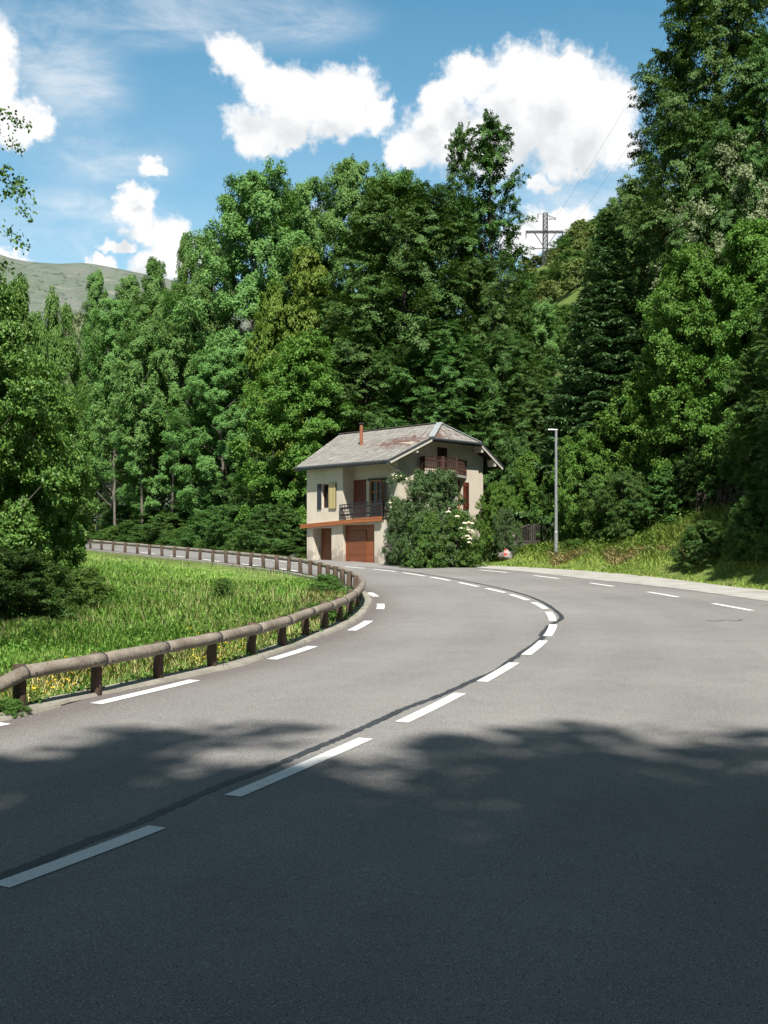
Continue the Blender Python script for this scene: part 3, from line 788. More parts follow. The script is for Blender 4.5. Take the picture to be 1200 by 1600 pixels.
def slab(mb, P0, d, n, u0, u1, z0, z1, off, th, mi=0):
    """upright board: along d, its outer face 'off' in front of the plane"""
    a = P0 + d * u0; b = P0 + d * u1
    c = (a + b) / 2 + n * (off - th / 2); c.z = (z0 + z1) / 2
    mb.box(c, (b - a) / 2, n * th / 2, Vector((0, 0, (z1 - z0) / 2)), mi)
def board(name, mat, P0, d, n, u0, u1, z0, z1, off, th, parent=None, bev=True):
    mb = MB(); slab(mb, P0, d, n, u0, u1, z0, z1, off, th)
    o = mb.build(name, mat, parent or house, HC)
    if bev: bevel(o, 0.008, 1)
    return o
def window(name, P0, d, n, r, frame_mat, bars=1, cross=True, depth=0.16):
    ua, ub, za, zb = r; fw = 0.075
    mb = MB()
    slab(mb, P0, d, n, ua, ua + fw, za, zb, -depth + .05, .06); slab(mb, P0, d, n, ub - fw, ub, za, zb, -depth + .05, .06)
    slab(mb, P0, d, n, ua + fw, ub - fw, zb - fw, zb, -depth + .048, .06); slab(mb, P0, d, n, ua + fw, ub - fw, za, za + fw, -depth + .048, .06)
    for k in range(bars):
        u = ua + (ub - ua) * (k + 1) / (bars + 1); slab(mb, P0, d, n, u - .035, u + .035, za + fw, zb - fw, -depth + .046, .06)
    if cross:
        z = za + (zb - za) * 0.70; slab(mb, P0, d, n, ua + fw, ub - fw, z - .03, z + .03, -depth + .044, .05)
    f_ = mb.build(name, frame_mat, house, HC)
    pm = MB(); slab(pm, P0, d, n, ua, ub, za, zb, -depth - 0.01, .01); pm.build('pane', M['glass'], f_, HC)
    return f_
PF = HP(0, 0, Z0); PB = HP(BT, 0, Z0); PG = HP(0, 0, Z0)
# first-floor front: French window with one shutter folded back, one half open
window('french_window', PF, fV, nF, door_f, M['tan_wood'])
s0, z1 = fz(572, 749.5, 0); s1 = s_at(553.5, 0)
board('shutter', M['red_wood'], PF, fV, nF, s0, s1, FLOOR + .03, z1, 0.055, 0.045)
a = HP(0, door_f[0] + 0.02, 0) + nF * 0.05
u_open = (fV * -0.80 + nF * 0.60).normalized()
mb = MB(); b_ = a + u_open * 0.62; c = (a + b_) / 2; c.z = (FLOOR + .03 + door_f[3]) / 2
mb.box(c, (b_ - a) / 2, u_open.cross(Vector((0, 0, 1))) * 0.022, Vector((0, 0, (door_f[3] - FLOOR - .03) / 2)))
o = mb.build('shutter', M['red_wood'], house, HC); bevel(o, .008, 1); o['label'] = 'red-brown shutter standing half open'
board('lintel', M['soffit'], PF, fV, nF, door_f[0] - 0.45, door_f[1] + 0.1, door_f[3] + .01, door_f[3] + .10, 0.10, 0.10)
# bay window with a navy and a yellow shutter
w_ = window('bay_window', PB, fV, nF, win_b, M['dark_wood'], bars=0, cross=False, depth=0.2)
s0 = win_b[1] + 0.02; board('shutter', M['navy_wood'], PB, fV, nF, s0, s0 + 0.36, win_b[2] - .06, win_b[3] + .02, 0.06, 0.045)['label'] = 'navy shutter folded back'
o = board('shutter', M['yellow_wood'], PB, fV, nF, win_b[0] - 0.56, win_b[0] + 0.03, win_b[2] - .05, win_b[3] + .03, 0.085, 0.045); o['label'] = 'peeling yellow shutter standing open'
board('shutter_edge', M['navy_wood'], PB, fV, nF, win_b[0] - 0.62, win_b[0] - 0.565, win_b[2] - .07, win_b[3] + .02, 0.075, 0.03, o)
# garages
mb = MB(); slab(mb, PB, fV, nF, gar1[0] - .2, gar1[1] + .3, Z0, 4.45, -0.62, 0.05); o = mb.build('garage_door', M['garage_dark'], house, HC)
for u, sg in ((gar1[1], 1), (gar1[0], -1)):
    mb = MB(); a = HP(BT, u, 0) - nF * .22; b_ = HP(BT, u, 0) - nF * .62
    mb.add([Vector((a.x, a.y, Z0)), Vector((b_.x, b_.y, Z0)), Vector((b_.x, b_.y, 4.45)), Vector((a.x, a.y, 4.45))], [(0, 1, 2, 3)])
    mb.build('garage_reveal', M['stucco'], house, HC)
mb = MB(); slab(mb, PB, fV, nF, gar2[0] - .05, gar2[1] + .3, Z0, 4.75, -0.24, 0.05); o = mb.build('garage_surround', M['garage'], house, HC)
sA, zt = fz(572.5, 829.5, BT + .27); sB = s_at(543, BT + .27)
od = board('garage_door', M['garage_dark'], PB, fV, nF, sA, sB, Z0, zt, -0.215, 0.05); od.location -= nF * 0
bd = MB()
for u in (sA, sB): slab(bd, PB, fV, nF, u - .03, u + .03, Z0, zt + .03, -0.19, 0.05)
slab(bd, PB, fV, nF, sA + .03, sB - .03, zt, zt + .06, -0.192, 0.05)
bd.build('door_frame', M['garage_dark'], od, HC)
# canopy beam, balcony slab
tB = -1.02
sL, sR = s_at(470, tB), s_at(596, tB)
mb = MB(); a = HP(tB, sL, 4.53); b_ = HP(tB, sR, 4.86)
mb.bar(a, b_, 0.10, 0.25); o = mb.build('canopy_beam', M['beam'], house, HC); bevel(o, .01, 1)
mb = MB()
a1, b1 = HP(tB + .06, sL - .05, 4.66), HP(tB + .06, sR + .02, 4.985); a2, b2 = HP(0.05, sL - 0.3, 4.66), HP(0.05, sR - .1, 4.985)
th = Vector((0, 0, -0.09))
mb.add([a1, b1, b2, a2, a1 + th, b1 + th, b2 + th, a2 + th], [(0, 1, 2, 3), (7, 6, 5, 4), (0, 4, 5, 1), (1, 5, 6, 2), (2, 6, 7, 3), (3, 7, 4, 0)])
mb.build('balcony_slab', M['slab'], house, HC)
for k in range(16):
    mb = MB(); s_ = sL + (sR - sL) * (k + .5) / 16; z = 4.53 + .33 * (k + .5) / 16
    mb.bar(HP(tB + .1, s_, z - .02), HP(BT + .0 if s_ > s_b0 else -0.02, s_, z - .02), 0.08, 0.10)
    mb.build('canopy_joist', M['garage'], house, HC)
# iron balcony railing
def railing(name, pts, h, mat, gap=0.13, ornament=True, top_w=0.07):
    root = MB()
    for (a, b_) in zip(pts[:-1], pts[1:]):
        a, b_ = Vector(a), Vector(b_)
        root.bar(a + Vector((0, 0, h)), b_ + Vector((0, 0, h)), top_w, 0.045)
        root.bar(a + Vector((0, 0, 0.08)), b_ + Vector((0, 0, 0.08)), 0.035, 0.035)
        root.bar(a + Vector((0, 0, h * .53)), b_ + Vector((0, 0, h * .53)), 0.028, 0.028)
        n = max(2, int((b_ - a).length / gap)); d = (b_ - a).normalized(); up = Vector((0, 0, 1))
        for k in range(n + 1):
            p = a.lerp(b_, k / n)
            w = 0.06 if k in (0, n) else 0.036
            root.bar(p, p + Vector((0, 0, h)), w, w)
            if ornament and k < n:
                q = a.lerp(b_, (k + .5) / n)
                for zc in (h * 0.30, h * 0.76):
                    for ang in (0.785, 2.356):
                        v = (d * math.cos(ang) + up * math.sin(ang)) * 0.085
                        root.bar(q + up * zc - v, q + up * zc + v, 0.032, 0.03)
    return root.build(name, mat, house, HC)
tR = -0.97
sa, sb = s_at(531, tR), s_at(599.5, tR)
railing('balcony_railing', [HP(tR, sa, 4.84), HP(tR, sb, 4.985), HP(-0.03, sb - .02, 4.985)], 0.84, M['iron'])
# gable balcony: three-sided, on a concrete slab
tA, tD = t_at(657, 0), t_at(728.5, 0); sB2 = -0.80
tBf, tCf = t_at(663, sB2), t_at(713, sB2)
zS = 7.30
pl = [HP(tA, 0.0, zS), HP(tBf, sB2, zS), HP(tCf, sB2, zS), HP(tD, 0.0, zS)]
def grow(P, k):
    c = sum(P, Vector()) / len(P); return [c + (p - c) * k for p in P]
mb = MB(); po = grow(pl, 1.03); th = Vector((0, 0, 0.14))
mb.add([p for p in po] + [p + th for p in po], [(3, 2, 1, 0), (4, 5, 6, 7), (0, 1, 5, 4), (1, 2, 6, 5), (2, 3, 7, 6), (3, 0, 4, 7)])
mb.build('balcony_slab', M['slab'], house, HC)
railing('balcony_railing', [p + th for p in pl], 0.86, M['balcony_wood'], gap=0.15, top_w=0.07)
mb = MB(); q = pl[1].lerp(pl[2], 0.57) + th; mb.bar(q, q + Vector((0, 0, .92)), 0.16, 0.14); mb.build('railing_post', M['balcony_wood'], house, HC); mb = MB(); mb.bar(pl[2] + th, pl[2] + th + Vector((0, 0, .92)), .1, .1); mb.build('railing_post', M['balcony_wood'], house, HC)
board('balcony_door', M['dark_wood'], PG, gV, nG, door_g[0], door_g[1], 7.42, door_g[3], -0.05, 0.05)
window('gable_window', PG, gV, nG, win1, M['white'], bars=0, cross=False); window('gable_window', PG, gV, nG, win2, M['tan_wood'], bars=0, cross=False)
board('mullion', M['white'], PG, gV, nG, win1[1] + .02, win2[0] - .02, win2[2], win1[3] + .02, 0.06, 0.06)
ra = grect(723, 731.7, 753.5, 796, 0)
o = board('shutter', M['red_wood'], PG, gV, nG, ra[0], ra[1], ra[2], ra[3], 0.06, 0.045)
mb = MB()
for zz in (ra[2] + .2, ra[3] - .2): slab(mb, PG, gV, nG, ra[0] + .02, ra[1] - .02, zz - .05, zz + .05, 0.085, 0.025)
pa = PG + gV * (ra[0] + .06) + nG * .073; pb_ = PG + gV * (ra[1] - .06) + nG * .073; pa.z = ra[3] - .26; pb_.z = ra[2] + .26
mb.bar(pa, pb_, 0.022, 0.09, up=nG); mb.build('shutter_brace', M['red_wood'], o, HC)
# roof
RS0, RS1 = -0.67, 7.46
RT = 0.13
ridgeR = HP(4.35, 0.70, 10.44); ridgeL = HP(4.35, 9.6, 10.44)
hipL = HP(2.13, RS0, 9.38); hipR = HP(6.56, RS0, 9.38)
eR = HP(-1.30, RS0, 7.98); eL = HP(-1.30, RS1, 7.98); midL = HP(2.13, 8.42, 9.38)
bR = HP(8.67, RS0, 8.12); bL = HP(8.67, 10.0, 8.12); midBL = HP(6.56, 9.8, 9.38)
polys = [[eR, eL, midL, hipL], [hipL, midL, ridgeL, ridgeR], [hipL, ridgeR, hipR], [hipR, ridgeR, ridgeL, midBL], [hipR, midBL, bL, bR], [eL, ridgeL, midL], [bL, midBL, ridgeL], [eL, bL, ridgeL]]
vs, fs, uv = [], [], []
for P in polys[:7]:
    n = (P[1] - P[0]).cross(P[2] - P[0]).normalized()
    if n.z < 0: P = P[::-1]; n = -n
    along = fV if P is not polys[2] else gV
    if len(P) == 3 and hipL in P and hipR in P: along = gV
    up = n.cross(along).normalized()
    if up.z < 0: up = -up
    ids = []
    for p in P:
        ids.append(len(vs)); vs.append(p); uv.append(((p - HC).dot(along), (p - HC).dot(up)))
    fs.append(tuple(ids))
roof = mesh_obj('roof', vs, fs, M['roof'], house, HC, uvs=uv)
dn = Vector((0, 0, -RT))
mb = MB()
for P in polys[:5]: mb.add([p + dn for p in P], [tuple(range(len(P)))])
mb.build('soffit', M['soffit'], roof, HC)
mb = MB()
for a, b_ in ((hipR, bR), (bR, bL), (eL, midL)):
    mb.add([a + Vector((0, 0, .005)), b_ + Vector((0, 0, .005)), b_ + dn, a + dn], [(0, 1, 2, 3)])
mb.build('fascia', M['soffit'], roof, HC)
for a, b_ in ((eR, hipL), (hipR, bR)):
    mb = MB(); o_ = nG * 0.025
    mb.bar(a + dn * 1.25 + o_, b_ + dn * 1.25 + o_, 0.04, 0.12)
    mb.build('verge_board', M['white'], roof, HC)
for a, b_ in ((eR, hipL), (hipR, bR)):
    mb = MB(); mb.bar(a + dn * .3 + nG * .03, b_ + dn * .3 + nG * .03, 0.05, 0.12)
    mb.build('verge_trim', M['gutter'], roof, HC)
for a, b_, n in ((eR, eL, nF), (hipL, hipR, nG)):
    mb = MB(); mb.tube([a + dn * .7 + n * .06, b_ + dn * .7 + n * .06], 0.085, 10)
    mb.bar(a + dn + n * .01, b_ + dn + n * .01, 0.05, 0.22)
    mb.build('gutter', M['gutter'], roof, HC)
mb = MB(); mb.bar(hipL + Vector((0, 0, .03)), ridgeR + Vector((0, 0, .04)), 0.34, 0.03); mb.bar(hipR + Vector((0, 0, .03)), ridgeR + Vector((0, 0, .04)), 0.22, 0.03)
mb.build('hip_flashing', M['zinc'], roof, HC)
mb = MB(); mb.bar(ridgeR + Vector((0, 0, .03)), ridgeL + Vector((0, 0, .03)), 0.24, 0.04); mb.build('ridge_cap', M['roof'], roof, HC)
# white purlin ends under the verge
for t_ in (0.95, 6.75, 8.0):
    z = roof_z(t_) - RT - 0.02
    mb = MB(); c = HP(t_, RS0 + .02, z); u = gV * 0.15
    sl = Vector((0, 0, (roof_z(t_ + .1) - roof_z(t_ - .1)) / .2 * 0.15))
    for k, off in enumerate((0.0, 0.55)):
        q = c + fV * off
        mb.add([q - u - sl, q + u + sl, q + u * .45 + Vector((0, 0, -.30)), q - u * .45 + Vector((0, 0, -.30))], [])
    mb.f = [(0, 1, 2, 3), (7, 6, 5, 4), (0, 4, 5, 1), (1, 5, 6, 2), (2, 6, 7, 3), (3, 7, 4, 0)]; mb.mi = [0] * 6
    mb.build('purlin_end', M['white'], roof, HC)
# downpipe elbow from the gutter towards the wall
mb = MB(); a = eR + dn * .9 + nF * .06 + fV * .12; b_ = HP(0.06, -0.06, 7.42)
mb.tube([a, a + Vector((0, 0, -.1)), b_ + Vector((0, 0, .06)) , b_], 0.055, 10); mb.build('downpipe', M['zinc'], roof, HC, smooth_shade=True)
mb = MB(); p = HP(-0.12, 0.16, 0); mb.tube([Vector((p.x, p.y, 3.2)), Vector((p.x, p.y, 4.3))], 0.05, 8); mb.build('drain_pipe', M['iron'], house, HC)
# chimney pipe
def on_roof_front(px, py):
    a = (px - HX) / F; v = (HY - py) / F
    P = polys[1]; n = (P[1] - P[0]).cross(P[2] - P[0]); d = Vector((a, 1, v)); e = Vector((0, 0, EYE))
    P2 = polys[0]; n2 = (P2[1] - P2[0]).cross(P2[2] - P2[0])
    for nn, q in ((n, P[0]), (n2, P2[0])):
        k = (q - e).dot(nn) / d.dot(nn); X = e + d * k
        if nn is n and X.z >= 9.3: return X
    return X
cb = on_roof_front(564.5, 695.5); ztop = EYE + (HY - 664.5) / F * cb.y
mb = MB(); mb.tube([cb + Vector((0, 0, -.2)), Vector((cb.x, cb.y, ztop))], 0.105, 14); ch = mb.build('chimney', M['clay'], roof, HC, smooth_shade=False)
mb = MB(); mb.tube([Vector((cb.x, cb.y, ztop)), Vector((cb.x, cb.y, ztop + .06)), Vector((cb.x, cb.y, ztop + .10)), Vector((cb.x, cb.y, ztop + .14))], [.07, .07, .18, .12], 12); mb.build('chimney_cap', M['dark_steel'], ch, HC)

# ------------------------------------------------------------------ street lamp
lx, ly, _ = g(869, 885.5); lz = gz1(lx, ly)
lamp = thing('street_lamp', (lx, ly, lz), 'slim grey steel street lamp with a short flat arm at the roadside', 'street lamp')
hz = EYE + (HY - 671) / F * ly - lz
mb = MB(); mb.tube([(0, 0, -.2), (0, 0, .02), (0, 0, 1.2), (0, 0, 1.25), (0, 0, hz)], [.105, .105, .10, .085, .065], 14); mb.build('pole', M['steel'], lamp, smooth_shade=False)
mb = MB(); mb.tube([(0, 0, .0), (0, 0, .05)], [.16, .14], 14); mb.build('base_plate', M['steel'], lamp)
mb = MB(); mb.box((-0.02, 0, hz - .03), (.10, 0, 0), (0, .06, 0), (0, 0, .04)); mb.box((-.27, 0, hz - .02), (.17, 0, 0), (0, .085, 0), (0, 0, .035)); o = mb.build('lamp_head', M['steel'], lamp); bevel(o, .015, 2)
mb = MB(); mb.box((.001, -.098, .75), (.045, 0, 0), (0, .008, 0), (0, 0, .13)); mb.build('access_door', M['steel'], lamp)

# ------------------------------------------------------------------ gate, gate posts, boulder
gY = 64.2
def atY(px, py, Y): return Vector(((px - HX) / F * Y, Y, EYE + (HY - py) / F * Y))
gb = atY(832, 869, gY); gbz = gz1(gb.x, gb.y)
gate = thing('wooden_gate', (gb.x, gb.y, gbz), 'dark double-leaf wooden gate with arched top between stone posts', 'gate')
xl, xr = atY(806, 868, gY).x - gb.x, atY(858, 868, gY).x - gb.x
for (x0, x1, side) in ((xl, -0.02, -1), (0.02, xr, 1)):
    mb = MB(); n = 8; w = (x1 - x0)
    topz = lambda x: 1.22 + 0.30 * (1 - min(1, abs(x) / (xr)) ** 1.6)
    for x in (x0 + .04, x1 - .04): mb.bar((x, 0, .08), (x, 0, topz(x)), .09, .06)
    mb.box(((x0 + x1) / 2, 0, .34), (w / 2 - .06, 0, 0), (0, .018, 0), (0, 0, .24))
    for z in (.10, .60): mb.bar((x0 + .05, 0, z), (x1 - .05, 0, z), .075, .10)
    prev = None
    for k in range(n + 1):
        x = x0 + .04 + (w - .08) * k / n; q = Vector((x, 0, topz(x)))
        if prev is not None: mb.bar(prev, q, .07, .09)
        prev = q
    for k in range(1, n):
        x = x0 + .04 + (w - .08) * k / n; mb.bar((x, 0, .62), (x, 0, topz(x)), .035, .03)
    mb.build('gate_leaf', M['gate'], gate)
for px, mt, w, ht, lb in ((802.5, 'kerb', 0.20, 1.10, 'grey rough stone gate post left of the wooden gate'), (862.5, 'white', 0.22, 1.42, 'pale squared gate post right of the wooden gate')):
    q = atY(px, 868, gY); z = gz1(q.x, q.y)
    mb = MB(); mb.box((0, 0, ht / 2 - .1), (w / 2, 0, 0), (0, w / 2, 0), (0, 0, ht / 2 + .1)); mb.box((0, 0, ht + .03), (w / 2 + .03, 0, 0), (0, w / 2 + .03, 0), (0, 0, .03))
    o = mb.build('gate_post', M[mt]); o.location = (q.x, q.y, z); bevel(o, .02, 2); tag(o, lb, 'gate post')

def rock_mesh(name, r, seed, mat, flat=.7):
    import bmesh
    bm = bmesh.new(); bmesh.ops.create_icosphere(bm, subdivisions=4, radius=1.0)
    rg = random.Random(seed); ph = [(Vector((rg.gauss(0, 1), rg.gauss(0, 1), rg.gauss(0, 1))).normalized(), rg.uniform(.62, .98)) for _ in range(16)]
    for v in bm.verts:
        d = v.co.normalized(); k = 1.0
        for n, lim in ph:
            c = d.dot(n)
            if c > 0.05: k = min(k, lim / c)
        k *= 1 + 0.03 * math.sin(d.x * 9 + seed) * math.cos(d.y * 11) + .015 * math.sin(d.z * 31 + d.x * 23)
        v.co = Vector((d.x * k * r[0], d.y * k * r[1], max(d.z * k * r[2], -r[2] * .55)))
    me = bpy.data.meshes.new(name); bm.to_mesh(me); bm.free(); me.materials.append(mat)
    o = bpy.data.objects.new(name, me); COL.objects.link(o); return o
m, t, b = new_mat('painted_boulder'); co = coords(t); s = t.new('ShaderNodeSeparateXYZ'); t.put(s.inputs[0], co)
c = t.ramp(t.noise(co, 3, 6, .65), [(.3, (.11, .095, .085)), (.7, (.23, .205, .19))])
wob = t.math('MULTIPLY', t.math('SUBTRACT', t.noise(co, 6, 4), .5), .18)
def band(sock, lo, hi): 
    v = t.math('ADD', sock, wob); return t.math('MULTIPLY', t.math('GREATER_THAN', v, lo), t.math('LESS_THAN', v, hi))
wx = t.math('MULTIPLY', band(s.outputs[0], .02, .36), band(s.outputs[2], -.05, .42)); c = t.mix(t.math('MULTIPLY', wx, .8), c, (.36, .35, .33))
rx = t.math('MULTIPLY', band(s.outputs[0], -.04, .19), t.math('ADD', band(s.outputs[2], .02, .16), band(s.outputs[2], .27, .42))); c = t.mix(t.math('MULTIPLY', rx, .9), c, (.50, .035, .045))
t.put(b.inputs['Base Color'], c); b.inputs['Roughness'].default_value = .9
rk = rock_mesh('boulder', (.50, .42, .42), 4, m); q = atY(787, 880, 62.4); rk.location = (q.x, q.y, gz1(q.x, q.y) + .20)
tag(rk, 'grey boulder marked with red and white paint at the road edge', 'boulder')
for px, py, Yd, r, sd, lb in ((462, 868, 70.5, (.40, .34, .30), 9, 'small grey boulder beside the left garage pillar of the house'),):
    q = atY(px, py, Yd); o = rock_mesh('boulder', r, sd, M['kerb']); o.location = (q.x, q.y, gz1(q.x, q.y) + .1); tag(o, lb, 'boulder')

# ------------------------------------------------------------------ pylon and wires on the hill
PY = 230.0
pb = atY(852, 440, PY); pz = min(gz1(pb.x, pb.y), pb.z)
pyl = thing('lattice_pylon', (pb.x, pb.y, pz), 'dark steel lattice pylon with crossarm on the scrubby hillside', 'pylon')
def pyp(px, py, dy=0.0): v = atY(px, py, PY); return Vector((v.x - pb.x, dy, v.z - pz))
zt = pyp(852, 333).z; zm = pyp(852, 388).z
mb = MB(); bw, mw, tw = 0.85, 0.42, 0.38
def wz(z): return mw + (bw - mw) * max(0, 1 - z / zm) if z < zm else mw + (tw - mw) * (z - zm) / (zt - zm)
lev = list(np.linspace(-.5, zm, 7)) + list(np.linspace(zm, zt, 9))[1:]
for sx in (-1, 1):
    for sy in (-1, 1):
        for za, zb in zip(lev[:-1], lev[1:]): mb.bar((sx * wz(za), sy * wz(za), za), (sx * wz(zb), sy * wz(zb), zb), .13)
for za, zb in zip(lev[:-1], lev[1:]):
    a, b_ = wz(za), wz(zb)
    for sy in (-1, 1):
        mb.bar((-a, sy * a, za), (b_, sy * b_, zb), .07); mb.bar((a, sy * a, za), (-b_, sy * b_, zb), .07)
        mb.bar((sy * a, -a, za), (sy * b_, b_, zb), .07)
        mb.bar((-b_, sy * b_, zb), (b_, sy * b_, zb), .07)
mb.build('mast', M['dark_steel'], pyl)
mb = MB(); zc = pyp(0, 362.5).z; xa, xb = pyp(821.5, 362).x, pyp(880.5, 362).x
for sy in (-.3, .3):
    mb.bar((xa, sy, zc + .14), (xb, sy, zc + .14), .11); mb.bar((xa, sy, zc - .14), (xb, sy, zc - .14), .11)
    for k in range(12):
        x0, x1 = xa + (xb - xa) * k / 12, xa + (xb - xa) * (k + 1) / 12; mb.bar((x0, sy, zc - .14 if k % 2 else zc + .14), (x1, sy, zc + .14 if k % 2 else zc - .14), .06)
mb.build('crossarm', M['dark_steel'], pyl)
for x, xm in ((pyp(835, 0).x, -.45), (pyp(869, 0).x, .45)):
    mb = MB(); mb.bar((x, 0, zc - .15), (xm, 0, pyp(0, 384).z), .13); mb.build('arm_brace', M['dark_steel'], pyl)
mb = MB(); z = pyp(0, 388.5).z; mb.bar((pyp(833, 0).x, 0, z), (pyp(870, 0).x, 0, z), .13); mb.build('lower_arm', M['dark_steel'], pyl)
mb = MB(); x = pyp(867.5, 0).x; za, zb, zc2 = pyp(0, 336).z, pyp(0, 341).z, pyp(0, 342.5).z
mb.bar((.35, 0, za), (x, 0, zb), .10); mb.bar((.35, 0, zc2), (x, 0, zc2), .10); mb.bar((.7, 0, za - .2), (1.0, 0, zc2), .06); mb.bar((1.0, 0, zc2), (1.4, 0, zb + .1), .06)
mb.box((x, 0, (zb + zc2) / 2), (.1, 0, 0), (0, .1, 0), (0, 0, .18)); mb.bar((-.3, 0, pyp(0, 334.3).z), (pyp(840.5, 0).x, 0, pyp(0, 334.3).z), .07)
mb.build('top_arm', M['dark_steel'], pyl)
att = []
for px, py, ln in ((822, 363.5, 1.1), (879, 363.5, .9), (840.5, 334.5, .95)):
    a = pyp(px, py); mb = MB(); mb.tube([a, a + Vector((0, 0, -.2)), a + Vector((0, 0, -ln))], [.05, .10, .07], 8); mb.build('insulator', M['dark_steel'], pyl); att.append(a + Vector((0, 0, -ln)) + Vector((pb.x, pb.y, pz)))
def wire(a, b_, sag, label):
    pts = [a.lerp(b_, k / 24) - Vector((0, 0, sag * 4 * (k / 24) * (1 - k / 24))) for k in range(25)]
    mb = MB(); mb.tube([p - a for p in pts], 0.017, 5); o = mb.build('power_line', M['dark_steel']); o.location = a; tag(o, label, 'power line', 'wires of the pylon')
top = Vector((pb.x, pb.y, pz)) + pyp(867.5, 341)
far = [atY(1100, -50, 170.0), atY(1128, -10, 165.0)]
wire(top, far[0], 1.2, 'thin wire rising from the pylon top to the upper right, higher of the two')
wire(att[1], far[1], 1.6, 'thin wire rising from the right end of the crossarm, lower of the two')
wire(att[0], atY(700, 408, 300.0), 2.0, 'thin wire leading left from the pylon crossarm behind the trees')
# utility pole by the far bend
ux, uy = atY(174, 823, 112).x, 112.0; uz = gz1(ux, uy)
up_ = thing('utility_pole', (ux, uy, uz), 'thin grey utility pole with pale lower length by the far left bend', 'pole')
mb = MB(); mb.tube([(0, 0, -.2), (0, 0, 2.4)], .10, 10); mb.build('lower_sleeve', M['white'], up_)
mb = MB(); mb.tube([(0, 0, 2.4), (0, 0, 8.2)], [.085, .07], 10); mb.build('shaft', M['steel'], up_)

# ------------------------------------------------------------------ trees
def unit(v): return v / np.maximum(1e-6, np.linalg.norm(v, axis=1, keepdims=True))
def leaves(pos, nrm, tang, size, aspect, rng, fold=0.18):
    n = len(pos); nrm = unit(nrm)
    tang = unit(tang - nrm * (tang * nrm).sum(1, keepdims=True)); bi = np.cross(nrm, tang)
    Ln = size[:, None] * 0.5; Wd = Ln * aspect
    V = np.empty((n, 4, 3)); mid = pos + tang * Ln * 0.1
    V[:, 0] = pos - tang * Ln; V[:, 1] = mid + bi * Wd + nrm * Wd * fold; V[:, 2] = pos + tang * Ln - nrm * Ln * .12; V[:, 3] = mid - bi * Wd + nrm * Wd * fold
    return V.reshape(-1, 3)

